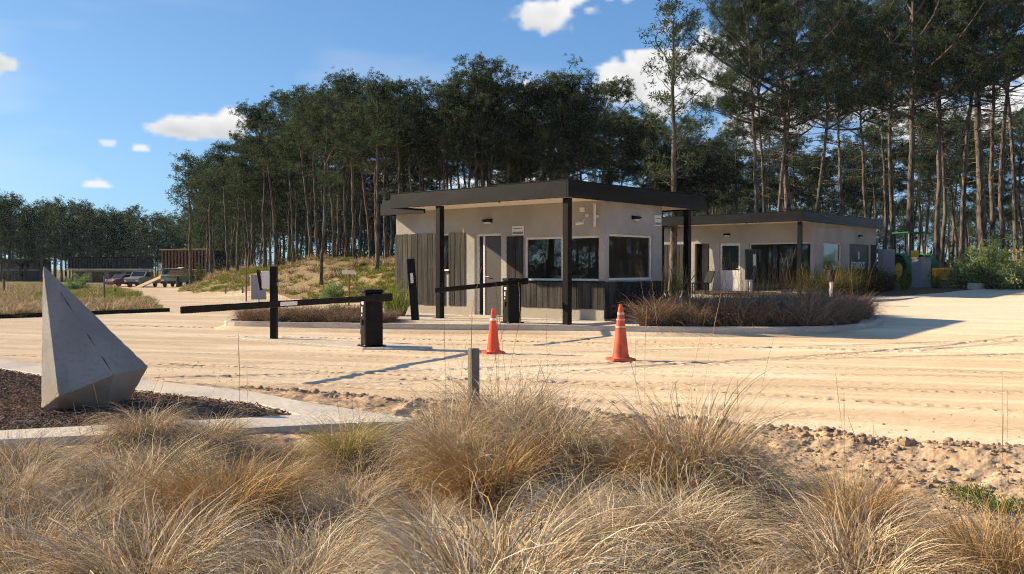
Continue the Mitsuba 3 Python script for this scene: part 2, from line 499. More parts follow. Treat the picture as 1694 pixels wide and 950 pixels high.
# the kerbed island round the guardhouse
front = smooth_line([(-6.35, 23.6), (-6.9, 22.7), (-6.7, 21.9), (-5.6, 21.4), (-2.76, 20.75), (1.28, 20.15), (2.6, 19.8), (5.04, 19.45), (6.8, 19.85), (8.27, 21.4), (9.3, 23.6), (9.7, 26.0), (9.2, 29.5)], 70)
island = list(map(tuple, front)) + [(2.5, 33.0), (-4.0, 31.0), (-6.2, 27.0)]
kerb_in = Polygon(island).buffer(-.14)
kp = Polygon(island)
kerb = cat(extr(kp.difference(kerb_in), .55, -.36), extr(kp.buffer(-.012).difference(kp.buffer(-.128)), .008, .192))
ring0 = np.array(kp.exterior.coords)[:-1]
tn = np.roll(ring0, -1, 0) - np.roll(ring0, 1, 0)
nn_ = np.c_[tn[:, 1], -tn[:, 0]] / np.linalg.norm(tn, axis=1, keepdims=True)
if not kp.contains(__import__('shapely').Point(*(ring0[10] - nn_[10] * .05))):
    nn_ = -nn_
lev = [(.0, .085), (.05, .07), (.20, .018), (.32, -.10)]
sv = np.vstack([np.c_[ring0 + nn_ * o, np.full(len(ring0), z)] for o, z in lev])
kk_ = np.arange(len(ring0))
sf = np.vstack([np.vstack([np.stack([kk_ + a_ * len(ring0), (kk_ + 1) % len(ring0) + a_ * len(ring0), (kk_ + 1) % len(ring0) + (a_ + 1) * len(ring0)], 1), np.stack([kk_ + a_ * len(ring0), (kk_ + 1) % len(ring0) + (a_ + 1) * len(ring0), kk_ + (a_ + 1) * len(ring0)], 1)]) for a_ in range(3)])
structure('kerb', kerb, 'concrete')
structure('sand_drift', trimesh.Trimesh(sv, sf, process=False), 'sand', 40)
soil_bed = extr(kp.buffer(-.13), .45, -.3)
structure('planting_bed', soil_bed, 'land_bed' if 'land_bed' in scene else 'sand')
UX, UY = np.array([-.758, .6523]), np.array([-.6523, -.758])
A1 = np.array([2.135, 21.63])
M1 = frame_matrix(A1, .2, UX, UY)
apron = Polygon([tuple((A1 + t * UX + n * UY)) for t, n in ((-.25, 2.6), (8.4, 2.6), (8.4, -5), (-.25, -5))]).intersection(kp.buffer(-.145))
structure('platform', extr(apron, .06, .146), 'concrete')
# low island under the first barrier
slab('barrier_plinth', [(-5.45, 18.6), (-5.1, 18.9), (-2.4, 17.4), (-1.4, 16.5), (-1.5, 16.15), (-2.6, 16.25), (-4.2, 17.5)], .045, -.2)
# second kerbed bed before the office, and the road edge on the right
office_bed = smooth_line([(10.4, 31.0), (11.0, 30.3), (12.6, 31.2), (15.0, 34.0), (17.5, 37.0), (19.0, 39.5)], 30)
ob = list(map(tuple, office_bed)) + [(17.5, 46), (4, 42), (6, 33)]
structure('office_platform', extr(Polygon(ob), .75, -.33), 'concrete')
kerb_line = [(19.6, 39.4), (25, 44.8), (40, 60), (39.8, 60.3), (24.8, 45.1), (19.3, 39.7)]
slab('roadside_kerb', kerb_line, .83, 0.0)
# dark edging board along the field, far left
e0, e1 = np.array([-25.0, 12.3]), np.array([-11.4, 31.2])
dv = (e1 - e0) / np.linalg.norm(e1 - e0)
nv = np.array([-dv[1], dv[0]])
slab('edging_board', [tuple(e0), tuple(e1), tuple(e1 + nv * .06), tuple(e0 + nv * .06)], .115, -.2, 'black_metal', .005)

# mulch bed with its bark chips
bed = Polygon([(-2.0, 8.70), (-2.62, 9.42), (-4.25, 10.47), (-6.98, 12.72), (-12, 17.0), (-12, 5.5), (-9.0, 6.36), (-4.27, 7.83), (-2.35, 8.52)])
structure('mulch_bed', extr(bed, .30, -.27), 'bark')
rng = np.random.default_rng(3)


def scatter_in(poly, n, rng):
    x0, y0, x1, y1 = poly.bounds
    from shapely import contains_xy
    out = np.zeros((0, 2))
    while len(out) < n:
        q = rng.uniform([x0, y0], [x1, y1], (n * 2, 2))
        out = np.vstack([out, q[contains_xy(poly, q[:, 0], q[:, 1])]])
    return out[:n]


def bricks(centers, size, rng, tilt=.5):
    """many small boxes, one mesh: centres (n,3), sizes (n,3)"""
    n = len(centers)
    c = np.array([[x, y, z] for x in (-.5, .5) for y in (-.5, .5) for z in (-.5, .5)])
    f = np.array([[0, 1, 3], [0, 3, 2], [4, 6, 7], [4, 7, 5], [0, 4, 5], [0, 5, 1], [2, 3, 7], [2, 7, 6], [0, 2, 6], [0, 6, 4], [1, 5, 7], [1, 7, 3]])
    ang = np.c_[rng.normal(0, tilt, (n, 2)), rng.uniform(0, 6.28, n)]
    R = np.stack([trimesh.transformations.euler_matrix(*t)[:3, :3] for t in ang])
    v = np.einsum('nij,nkj->nki', R, c[None] * size[:, None]) + centers[:, None]
    return trimesh.Trimesh(v.reshape(-1, 3), (f[None] + 8 * np.arange(n)[:, None, None]).reshape(-1, 3), process=False)


view_bed = bed.intersection(sbox(-8, 6, 0, 15))
q = scatter_in(view_bed, 17000, rng)
sz = np.c_[rng.uniform(.012, .06, 17000), rng.uniform(.004, .014, 17000), rng.uniform(.003, .008, 17000)]
chips = bricks(np.c_[q, .035 + rng.uniform(0, .03, 17000)], sz, rng, .35)
cc = np.array([.13, .085, .065]) * rng.uniform(.45, 2.2, (17000, 1)) * np.array([1, 1, 1]) + rng.uniform(0, .03, (17000, 1))
structure('bark_mulch', chips, 'vertex_solid', color=np.repeat(cc, 8, 0), kind='stuff', label='dark brown bark mulch in the bed round the concrete pyramid')

# clods and stones of the bulldozed bank
ico0, ico1 = trimesh.creation.icosphere(subdivisions=1), trimesh.creation.icosphere(subdivisions=2)
protos = []
for k in range(10):
    v = ico0.vertices * (1 + .55 * (meshkit.fbm(ico0.vertices * 1.6 + k * 9, 3, k)[:, None] - .5) * 2)
    protos.append(np.round(v * 2.2) / 2.2 * .75 + v * .25)
vs, fs, at, cs = [], [], 0, []
for k in range(8200):
    if k < 7400:
        x = rng.uniform(-3.2, 7.5)
        off = abs(rng.normal(0, .16)) if rng.random() < .18 else rng.uniform(0, 2.8)
        y = edge(x) - off / .865 + rng.normal(0, .05)
        if x < -1 and off > .15:
            continue
    else:
        x, y = rng.uniform(-6, 9), 0
        y = edge(x) + rng.exponential(.9)
        off = 3
    s = min(.028, .005 + rng.exponential(.0060)) * (1.2 if off < .3 else 1) * (.5 if off == 3 else 1)
    if rng.random() < .01 and off < 2:
        s *= 1.7
    v = protos[k % 10] * s * np.array([1.15, 1.0, .8]) @ trimesh.transformations.rotation_matrix(rng.uniform(0, 6.28), [0, 0, 1])[:3, :3].T
    vs.append((v, x, y, s))
    c = np.array([.41, .31, .215]) * rng.uniform(.6, 1.15)
    cs.append(np.repeat(c[None], len(v), 0))
xy = np.array([[b, c] for _, b, c, _ in vs])
zz = G(xy[:, 0], xy[:, 1]) + detail(xy[:, 0], xy[:, 1])
VV = np.vstack([v + [x, y, z + s * .25] for (v, x, y, s), z in zip(vs, zz)])
FF = np.vstack([ico0.faces + i * len(ico0.vertices) for i in range(len(vs))])
structure('soil_clods', trimesh.Trimesh(VV, FF, process=False), 'vertex_solid', False, color=np.vstack(cs), kind='stuff', label='loose clods of sandy soil along the edge of the sand road')


# ---------------------------------------------------------------- buildings
def plank_run(owner, M, t0, t1, z0, z1, holes, seed, axis='front', proud=.0):
    """vertical boards side by side on a wall; each board one entry, boards cut round the holes"""
    r = random.Random(seed)
    t = t0
    while t < t1 - .03:
        w = min(r.uniform(.15, .235), t1 - t)
        if t1 - (t + w) < .06:
            w = t1 - t
        a, b = t + .004, t + w - .004
        segs = [(z0 + r.uniform(0, .012), z1 - r.uniform(0, .012))]
        for h in holes:
            if b > h[0] + .02 and a < h[1] - .02:
                if a < h[0] - .03 or b > h[1] + .03:      # straddles: trim
                    if a < h[0]:
                        b = h[0] - .002
                    else:
                        a = h[1] + .002
                    continue
                new = []
                for s in segs:
                    if s[0] < h[2] < s[1]:
                        new.append((s[0], h[2] - .002))
                    if s[0] < h[3] < s[1]:
                        new.append((h[3] + .002, s[1]))
                segs = new
        th = proud + r.uniform(.022, .034)
        for s in segs:
            if axis == 'front':
                m = bx(a, b, .002, th, s[0], s[1], .004)
            else:
                m = bx(-th, -.002, -b, -a, s[0], s[1], .004)
            put(owner + '__plank', place(m, M), f'board_{r.randrange(4)}')
        t += w


def window(owner, M, a, b, z0, z1, axis, fr=.05, mullions=(), glass='glass', depth=.06, setback=.05):
    """frame of four bars (and mullions) with one pane, set back in its opening"""
    w = numbered(owner + '__window')
    bars = [(a, b, z0, z0 + fr), (a, b, z1 - fr, z1), (a, a + fr, z0 + fr, z1 - fr), (b - fr, b, z0 + fr, z1 - fr)] + [(m - fr / 2, m + fr / 2, z0 + fr, z1 - fr) for m in mullions]

    def quad(x0, x1, q0, q1, y0, y1):
        return bx(x0, x1, y0, y1, q0, q1, .004) if axis == 'front' else bx(-y1, -y0, -x1, -x0, q0, q1, .004)
    put(w + '__frame', place(cat(*[quad(*q, -setback - depth, -setback) for q in bars]), M), 'white_paint')
    edges = [a + fr] + [v for m in mullions for v in (m - fr / 2, m + fr / 2)] + [b - fr]
    for k in range(0, len(edges), 2):
        y = -setback - depth / 2
        x0, x1 = edges[k], edges[k + 1]
        if axis == 'front':
            v = np.array([[x0, y, z0 + fr], [x1, y, z0 + fr], [x1, y, z1 - fr], [x0, y, z1 - fr]])
        else:
            v = np.array([[-y, -x0, z0 + fr], [-y, -x1, z0 + fr], [-y, -x1, z1 - fr], [-y, -x0, z1 - fr]])
        put(w + '__pane', place(trimesh.Trimesh(v, [[0, 1, 2], [0, 2, 3]], process=False), M), glass)
    return w


def lamp(owner, M, t, z, axis='front'):
    """bulkhead wall lamp: back plate, hood, lens"""
    k = numbered(owner + '__wall_lamp')
    f = (lambda m: place(m, M)) if axis == 'front' else (lambda m: place(place(m, np.array([[0, -1, 0, 0], [1, 0, 0, 0], [0, 0, 1, 0], [0, 0, 0, 1.0]])), M))
    s = t if axis == 'front' else -t
    hood = trimesh.convex.convex_hull(np.array([[s + dx, y, z + dz] for dx in (-.13, .13) for y, dz in ((.002, .07), (.002, -.02), (.10, .055), (.13, .02))]))
    put(k + '__hood', f(hood), 'black_metal')
    put(k + '__lens', f(bx(s - .10, s + .10, .02, .10, z - .055, z - .005, .012)), 'alu')


def devices(M):
    pass


# --- guardhouse
gh = thing('guardhouse', 'grey plaster guardhouse with blackened board cladding and flat black canopy roof behind the barriers', 'guardhouse')
WL, WD, RH, RT = 7.1, 2.49, 2.80, 3.12          # wall length and depth, soffit and roof height above the floor
win_small = (5.02, 5.42, 1.16, 2.16)
door = (3.30, 4.02, 0.0, 2.06)
win_big = (.12, 2.42, .93, 1.99)
put(gh + '__wall', place(wall_sheet(0, WL, 0, RH, [win_small, (3.18, 4.1, -1, 2.12), win_big], .16), M1), 'plaster', label='grey rendered front wall with door and serving window')
side_hole = (.18, 2.06, .95, 2.03)     # n from the corner backwards
side = wall_sheet(0, WD, 0, RH, [side_hole], .16)
Mside = np.array([[0, -1, 0, 0], [-1, 0, 0, 0], [0, 0, 1, 0], [0, 0, 0, 1.0]])   # (x, y, z) -> t = -y... wall runs back along -n, outside is -t


def side_place(m):
    q = m.copy()
    q.apply_transform(Mside)
    q.fix_normals() if q.is_watertight else None
    return place(q, M1)


side.apply_translation([.001, 0, 0])
sw = side.copy()
# outside face at t = 0, body at t in (0, .16)
sw.vertices = np.c_[-side.vertices[:, 1], -side.vertices[:, 0] - .0, side.vertices[:, 2]]
sw.fix_normals()
put(gh + '__wall', place(cat(sw), M1), 'plaster', label='shaded side wall with a wide window')
put(gh + '__wall', place(bx(.165, WL - .005, -WD, -WD + .15, 0, RH), M1), 'plaster')
put(gh + '__wall', place(bx(WL - .16, WL, -WD + .155, -.162, 0, RH), M1), 'plaster')
put(gh + '__floor', place(bx(.165, WL - .165, -WD + .155, -.165, .003, .02), M1), 'interior')
put(gh + '__partition', place(bx(3.0, 3.08, -WD + .16, -.17, .021, RH - .01), M1), 'interior')
# cladding
plank_run(gh, M1, 4.42, 7.12, .24, 2.18, [win_small], 1)
plank_run(gh, M1, 2.44, 2.98, .27, 2.03, [], 2)
plank_run(gh, M1, .0, 2.44, .27, .90, [], 3)
plank_run(gh, M1, -.03, WD, .05, .92, [], 4, 'side')
put(gh + '__sill', place(bx(-.02, 2.52, .002, .07, .898, .928, .004), M1), 'black_metal')
put(gh + '__sill', place(bx(4.98, 5.46, .002, .055, 1.125, 1.158, .004), M1), 'black_metal')
window(gh, M1, *win_small, 'front')
window(gh, M1, *win_big, 'front', mullions=(1.27,))
window(gh, M1, *side_hole, 'side', setback=.04, mullions=())
# door in its reveal
dk = numbered(gh + '__door')
dz = -.10
put(dk + '__frame', place(cat(bx(4.02, 4.10, dz - .05, dz + .03, 0, 2.115, .004), bx(3.18, 3.22, dz - .05, dz + .03, 0, 2.115, .004), bx(3.222, 4.018, dz - .05, dz + .03, 2.06, 2.118, .004), bx(3.80, 3.86, dz - .05, dz + .03, 0, 2.058, .004)), M1), 'white_paint')
put(dk + '__leaf', place(bx(3.225, 3.797, dz - .03, dz + .01, .01, 2.055, .004), M1), 'door_grey')
put(dk + '__pane', place(bx(3.862, 4.018, dz - .02, dz - .01, .01, 2.05), M1), 'dark_glass')
put(dk + '__handle', place(cat(cyl(.01, [3.74, dz + .005, 1.02], [3.74, dz + .06, 1.02]), cyl(.009, [3.75, dz + .055, 1.02], [3.63, dz + .055, 1.02])), M1), 'alu')
put(gh + '__step', place(bx(3.1, 4.2, .0, .35, .003, .03, .006), M1), 'concrete')


def roof(owner, M, t0, t1, n0, n1, c0, c1, cn, joint, zs=RH, zt=RT):
    """main roof t0..t1 x n0..n1, canopy c0..c1 out to cn; dark fascia boards all round, pale soffit"""
    r = numbered(owner + '__roof')
    deck = cat(bx(t0 + .05, t1 - .05, n0 + .05, n1 - .02, zs + .02, zt - .02), bx(c0 + .05, c1 - .05, n1 - .018, cn - .05, zs + .02, zt - .02))
    put(r + '__deck', place(deck, M), 'fascia_metal')
    put(r + '__soffit', place(cat(bx(t0 + .05, t1 - .05, n0 + .05, n1 - .02, zs + .001, zs + .017), bx(c0 + .05, c1 - .05, n1 - .018, cn - .05, zs + .001, zs + .017)), M), 'soffit', label='pale boarded underside of the canopy')
    zl = zs - .045
    runs = [bx(joint + .02, c1, cn - .045, cn, zl, zt, .006), bx(c0, joint - .02, cn - .005, cn + .045, zl, zt + .012, .006), bx(joint - .02, joint + .02, cn - .04, cn + .02, zl - .02, zt + .03, .004),
            bx(c0 - .045, c0, n0, cn + .045, zl, zt + .008, .006), bx(c1 - .045, c1, n1 + .002, cn - .05, zl, zt - .002, .006),
            bx(c1 + .002, t1, n1 - .045, n1, zl - .06, zt - .10, .006), bx(t1 - .045, t1, n0 + .05, n1 - .05, zl - .06, zt - .10, .006), bx(c0 + .002, t1, n0, n0 + .045, zl, zt - .004, .006)]
    put(r + '__drip_cap', place(cat(bx(joint + .02, c1 + .01, cn - .06, cn + .012, zt + .002, zt + .012), bx(c0 - .055, joint - .02, cn - .06, cn + .055, zt + .0135, zt + .024), bx(c0 - .058, c0 + .02, n0, cn - .062, zt + .0095, zt + .02)), M), 'fascia_metal')
    for m in runs:
        put(r + '__fascia', place(m, M), 'fascia_metal')
    return r


roof(gh, M1, -.2, 7.25, -4.25, .45, -.2, 5.5, 1.65, 1.8)


def post(owner, M, t, n, z1, w=.15, z0=0):
    put(owner + '__post', place(cat(bx(t - w / 2, t + w / 2, n - w / 2, n + w / 2, z0, z1, .006), bx(t - w * .9, t + w * .9, n - w * .9, n + w * .9, z0 + .002, z0 + .014, .003)), M), 'black_metal')


post(gh, M1, 3.84, 1.52, RH - .046)
post(gh, M1, -.08, 1.52, RH - .046)
post(gh, M1, -.08, -3.6, RH - .046)
lamp(gh, M1, 3.6, 2.42)
lamp(gh, M1, -1.05, 2.38, 'side') if False else None


def on_side(m):
    """a small item modelled against a front wall (x along, y out) moved to the side wall, x counted back from the corner"""
    q = m.copy()
    q.vertices = np.c_[-q.vertices[:, 1], -q.vertices[:, 0], q.vertices[:, 2]]
    q.invert()
    q.invert()
    q.fix_normals()
    return q


def side_lamp(owner, M, s, z):
    k = numbered(owner + '__wall_lamp')
    hood = trimesh.convex.convex_hull(np.array([[s + dx, y, z + dz] for dx in (-.13, .13) for y, dz in ((.002, .07), (.002, -.02), (.10, .055), (.13, .02))]))
    put(k + '__hood', place(on_side(hood), M), 'black_metal')
    put(k + '__lens', place(on_side(bx(s - .10, s + .10, .02, .10, z - .055, z - .005, .012)), M), 'alu')


side_lamp(gh, M1, 1.25, 2.42)
# things on the walls
ws = thing('wall_sign', 'small white and blue notice on the wall above the boards left of the serving window', 'sign')
put(ws + '__panel', place(bx(2.42, 2.80, .003, .02, 2.06, 2.28, .003), M1), 'white_paint')
put(ws + '__print', place(cat(bx(2.47, 2.75, .0205, .022, 2.205, 2.23), bx(2.44, 2.78, .0205, .022, 2.08, 2.14)), M1), 'sign_blue')
ws = thing('wall_sign', 'small white notice high on the shaded side wall of the guardhouse', 'sign')
put(ws + '__panel', place(on_side(bx(2.12, 2.42, .003, .02, 2.28, 2.55, .003)), M1), 'white_paint')
put(ws + '__print', place(on_side(cat(bx(2.15, 2.39, .0205, .022, 2.46, 2.48), bx(2.15, 2.39, .0205, .022, 2.31, 2.37))), M1), 'sign_blue')
cam = thing('security_camera', 'white wall camera with its junction boxes under the canopy by the front corner', 'camera')
put(cam + '__box', place(bx(.55, .68, .002, .06, 2.55, 2.66, .008), M1), 'white_paint')
put(cam + '__box', place(bx(.44, .51, .002, .05, 2.42, 2.50, .008), M1), 'white_paint')
put(cam + '__bracket', place(cat(cyl(.015, [.60, .0, 2.33], [.60, .10, 2.30]), bx(.57, .63, .001, .01, 2.29, 2.37)), M1), 'white_paint')
put(cam + '__body', place(cat(cyl(.035, [.53, .12, 2.29], [.72, .14, 2.27]),), M1), 'white_paint', 30)
put(cam + '__lens', place(cyl(.03, [.721, .14, 2.2699], [.74, .142, 2.267]), M1), 'dark')
an = thing('antenna', 'white upright antenna tube on the wall beside the front corner under the roof', 'antenna')
put(an + '__tube', place(cyl(.022, [.22, .07, 2.2], [.22, .07, 2.72]), M1), 'white_paint', 30)
put(an + '__bracket', place(cat(bx(.16, .28, .002, .03, 2.40, 2.46), bx(.30, .315, .002, .02, 2.2, 2.75)), M1), 'white_paint')
# inside the serving window
dsk = thing('counter', 'pale counter cabinet seen through the serving window', 'counter')
put(dsk + '__cabinet', place(bx(1.55, 2.1, -1.2, -.75, .022, 1.02, .01), M1), 'white_paint')
put(dsk + '__top', place(bx(1.5, 2.15, -1.25, -.7, 1.022, 1.05, .005), M1), 'white_paint')
mon = thing('monitor', 'small screen standing on the counter inside the serving window', 'monitor')
put(mon + '__screen', place(bx(1.68, 2.0, -1.0, -.96, 1.13, 1.34, .006), M1), 'dark')
put(mon + '__stand', place(cat(bx(1.80, 1.88, -1.02, -.98, 1.055, 1.16), bx(1.74, 1.94, -1.06, -.92, 1.0505, 1.062)), M1), 'dark')

# --- office building
A2 = np.array([11.57, 35.88])
M2 = frame_matrix(A2, .42, UX, UY)
of = thing('office', 'grey plaster office with wide glass front and black flat roof right of the guardhouse', 'office building')
D2 = 6.6


def tfind(px, A=A2):
    r = (px - 847) / FPX
    return (A[0] - r * A[1]) / (UX[1] * r - UX[0])


def nfind(px, A=A2):
    r = (px - 847) / FPX
    return (r * A[1] - A[0]) / (-UY[0] + r * UY[1])


tg0, tg1 = .12, tfind(1239)
td0, td1 = tfind(1224), tfind(1190)
tr0, tr1 = tfind(1173), tfind(1149)
glassw = (tg0, tg1, .06, 2.03)
put(of + '__wall', place(wall_sheet(0, 8.2, 0, RH, [glassw, (td0, td1, -1, 2.06), (tr0, tr1, -1, 2.06)], .16), M2), 'plaster', label='grey rendered front wall with glass shop window and white door')
n0, n1 = nfind(1362), nfind(1392)
s0, s1 = nfind(1405), nfind(1437)
sm_ = wall_sheet(0, D2, 0, RH, [(n0, n1, .5, 2.03), (s0, s1, .3, 2.03)], .16)
q = sm_.copy()
q.vertices = np.c_[-sm_.vertices[:, 1], -sm_.vertices[:, 0] - .001, sm_.vertices[:, 2]]
q.fix_normals()
put(of + '__wall', place(q, M2), 'plaster', label='shaded side wall with window and black sign panel')
put(of + '__wall', place(bx(.165, 8.19, -D2, -D2 + .15, 0, RH), M2), 'plaster')
put(of + '__wall', place(bx(8.04, 8.2, -D2 + .155, -.162, 0, RH), M2), 'plaster')
put(of + '__floor', place(bx(.17, 8.03, -D2 + .16, -.165, .003, .02), M2), 'interior')
put(of + '__partition', place(bx(tg1 + .15, tg1 + .23, -D2 + .16, -.17, .021, RH - .01), M2), 'interior')
put(of + '__back_panel', place(bx(tr0 - .1, tr1 + .1, -.9, -.8, .021, RH - .01), M2), 'plaster')
put(of + '__inner_door', place(bx(tr0 + .02, tr0 + .45, -.78, -.74, .021, 2.0, .004), M2), 'rust_wood' if False else 'door_grey')
window(of, M2, *glassw, 'front', fr=.05)
window(of, M2, n0, n1, .5, 2.03, 'side', fr=.045)
plank_run(of, M2, tr1 + .35, 8.2, .1, 2.05, [], 7)
plank_run(of, M2, s1 + .2, D2, .1, 2.05, [], 8, 'side')
dk = numbered(of + '__door')
fr = .09
put(dk + '__leaf', place(cat(bx(td0, td0 + fr, -.1, -.06, .01, 2.055, .004), bx(td1 - fr, td1, -.1, -.06, .01, 2.055, .004), bx(td0 + fr + .001, td1 - fr - .001, -.1, -.06, 1.95, 2.055, .004), bx(td0 + fr + .001, td1 - fr - .001, -.1, -.06, .01, .95, .004)), M2), 'white_paint', label='white door with glazed upper half')
put(dk + '__pane', place(bx(td0 + fr, td1 - fr, -.085, -.075, .95, 1.95), M2), 'dark_glass')
put(dk + '__handle', place(cat(cyl(.012, [td0 + .05, -.07, 1.02], [td0 + .05, -.02, 1.02]), cyl(.01, [td0 + .04, -.025, 1.02], [td0 + .17, -.025, 1.02])), M2), 'alu')
roof(of, M2, -.2, 8.5, -6.75, .45, -.2, 6.1, 1.65, 2.0)
post(of, M2, -.08, 1.5, RH - .046)
post(of, M2, 5.85, 1.5, RH - .046)
lamp(of, M2, tfind(1203), 2.38)
side_lamp(of, M2, nfind(1421), 2.36)
sb = thing('sign_board', 'black sign panel with a cone emblem and white letters on the office side wall', 'sign')
put(sb + '__panel', place(on_side(bx(s0 + .01, s1 - .01, -.06, -.03, .32, 2.02, .004)), M2), 'sign_black')
sc = (s0 + s1) / 2


def side_text(txt, h, s, z, bold=False):
    m = meshkit.text_mesh(txt, h, .003, bold)
    w = m.bounds[1][0] - m.bounds[0][0]
    m.apply_translation([-w / 2 - m.bounds[0][0], 0, 0])
    m.vertices = np.c_[np.full(len(m.vertices), 0.0) - (m.vertices[:, 2] - .028), -(s + m.vertices[:, 0]), z + m.vertices[:, 1]]
    m.fix_normals()
    return m


tm = side_text('FENIKS', .27, sc, 1.02, True)
ext = tm.bounds[1][1] - tm.bounds[0][1]
k_ = .92 * (s1 - s0) * .72 / ext
tm.vertices[:, 1] = -sc + (tm.vertices[:, 1] + sc) * k_
put(sb + '__lettering', place(tm, M2), 'sign_print', label='white letters reading FENIKS')
em = []
for row in range(6):
    zc, wd = 1.42 + row * .055, [.06, .10, .12, .11, .08, .04][row]
    for c in range(3 if row < 5 else 1):
        x = (c - (1 if row < 5 else 0)) * wd * .8 + (.03 if row % 2 else 0) * (row < 5)
        poly = Polygon([(x - .035, zc), (x, zc + .05), (x + .035, zc), (x, zc - .02)])
        m = extr(poly, .003)
        m.vertices = np.c_[-(m.vertices[:, 2] - .028), -(sc + m.vertices[:, 0]), m.vertices[:, 1]]
        m.fix_normals()
        em.append(m)
put(sb + '__emblem', place(cat(*em), M2), 'sign_print', label='pale pine cone emblem')
put(sb + '__small_print', place(on_side(bx(sc - .18, sc + .18, -.0295, -.028, .80, .83)), M2), 'sign_print')
fl = thing('totem', 'slim dark green notice stand on a pale post in front of the office glass', 'notice stand')
f0 = A2 + tfind(1252) * UX + .5 * UY
put(fl + '__panel', bx(f0[0] - .24, f0[0] + .24, f0[1] - .04, f0[1] + .04, 1.0, 2.2, .01), 'totem_green')
put(fl + '__pole', bx(f0[0] - .05, f0[0] + .05, f0[1] - .03, f0[1] + .03, .42, 1.0, .005), 'white_paint')
put(fl + '__notice', bx(f0[0] + .06, f0[0] + .18, f0[1] - .046, f0[1] - .0405, 1.55, 2.0, .001), 'sign_print')
ln = thing('lamp_post', 'short white garden lamp with dark head in the grass before the office window', 'lamp')
lp = P(1375, 470, 29.0)
put(ln + '__pole', cyl(.045, [lp[0], lp[1], .2], [lp[0], lp[1], 1.02]), 'white_paint', 30)
put(ln + '__head', lathe([[0, 0], [.10, 0], [.12, .05], [.10, .30], [.13, .32], [.11, .36], [0, .37]], 20).apply_translation([lp[0], lp[1], 1.02]), 'dark', 30)
ch = thing('chair', 'dark low chair standing outside the white office door', 'chair')
cp_ = A2 + tfind(1205) * UX + 2.3 * UY
seat_z = .42 + .42
put(ch + '__seat', bx(cp_[0] - .3, cp_[0] + .3, cp_[1] - .28, cp_[1] + .28, seat_z, seat_z + .05, .01), 'black_metal')
bk = bx(-.3, .3, -.02, .02, 0, .5, .01)
bk.apply_transform(trimesh.transformations.rotation_matrix(-.35, [1, 0, 0]))
put(ch + '__backrest', place(bk, rotz(-1.3, cp_[0] + .28, cp_[1], seat_z + .03)), 'black_metal')
for sx in (-.26, .26):
    for sy in (-.24, .24):
        put(ch + '__leg', bx(cp_[0] + sx - .02, cp_[0] + sx + .02, cp_[1] + sy - .02, cp_[1] + sy + .02, .42, seat_z, .003), 'black_metal')


# ---------------------------------------------------------------- barriers, posts, cones
def barrier(x, y, z0, end, zp, ze, label, yaw, armlen_label, sticker=None):
    k = thing('barrier', label, 'barrier gate')
    M = rotz(yaw, x, y, z0)
    put(k + '__base', place(bx(-.21, .21, -.20, .20, .0, .02, .004), M), 'black_metal')
    put(k + '__cabinet', place(bx(-.16, .16, -.15, .15, .02, .94, .012), M), 'black_metal')
    put(k + '__lid', place(bx(-.175, .175, -.165, .165, .942, 1.0, .018), M), 'black_metal')
    put(k + '__door', place(bx(-.166, -.161, -.12, .12, .15, .84, .002), M), 'grey_panel' if False else 'black_metal')
    put(k + '__lock', place(cat(cyl(.02, [-.16, 0, .55], [-.185, 0, .55]), bx(-.18, -.166, -.025, .025, .60, .70, .003)), M), 'alu')
    for bx_ in (-.185, .185):
        for by_ in (-.175, .175):
            put(k + '__bolt', place(cyl(.014, [bx_, by_, .02], [bx_, by_, .038], 6), M), 'alu')
    for hz in (.25, .72):
        put(k + '__hinge', place(cyl(.011, [-.168, .13, hz - .04], [-.168, .13, hz + .04], 8), M), 'grey_panel')
    put(k + '__speaker', place(bx(-.20, -.1665, -.04, .04, .38, .48, .008), M), 'dark')
    put(k + '__sticker', place(bx(-.169, -.1665, -.06, .06, .74, .80), M), 'sign_print')
    p0, p1 = np.array([x, y, zp]), np.array([end[0], end[1], ze])
    d = (p1 - p0) / np.linalg.norm(p1 - p0)
    side = np.cross(d, [0, 0, 1])
    side /= np.linalg.norm(side)
    up = np.cross(side, d)
    off = side * np.sign(np.dot(side, [0, -1, 0])) * .225
    L = np.linalg.norm(p1 - p0)
    R = np.eye(4)
    R[:3, 0], R[:3, 1], R[:3, 2], R[:3, 3] = d, side, up, p0 + off
    if np.linalg.det(R[:3, :3]) < 0:
        R[:3, 1] *= -1
    put(k + '__arm', place(bx(-.32, L, -.022, .022, -.046, .046, .008), R), 'black_metal')
    put(k + '__hub', place(cat(bx(-.30, .30, -.028, .028, -.07, .07, .008)), R), 'black_metal')
    if sticker:
        for s in (-1, 1):
            put(k + '__reflector', place(bx(sticker, sticker + .42, s * .0225, s * .0245, -.03, .03), R), 'reflector')
    return k


barrier(-2.48, 16.55, .045, (-4.40, 11.95), .905, .885, 'black boom barrier in front, its long arm reaching left past a white sticker', .45, '', 2.55)
barrier(.0, 20.95, .206, (-1.65, 17.9), 1.13, 1.0, 'black boom barrier beside the guardhouse door, its arm shorter in view', .45, '')

rd = thing('access_post', 'black square post with white card reader standing left of the front barrier', 'post')
x, y = P(453, 559, 18.35)[:2]
put(rd + '__post', bx(x - .065, x + .065, y - .065, y + .065, .04, 1.46, .006), 'black_metal')
hd = bx(-.03, .13, -.06, .06, -.17, .17, .012)
put(rd + '__reader', place(hd, rotz(0, x - .195, y - .02, 1.20)), 'white_paint')
fp = bx(-.012, .012, -.08, .08, -.20, .20, .006)
fp.apply_transform(trimesh.transformations.rotation_matrix(-.16, [0, 1, 0]))
put(rd + '__hood', place(fp, rotz(0, x - .275, y - .02, 1.19)), 'dark')
put(rd + '__button', cyl(.035, [x + .064, y, 1.12], [x + .09, y, 1.12]), 'grey_panel', 30)

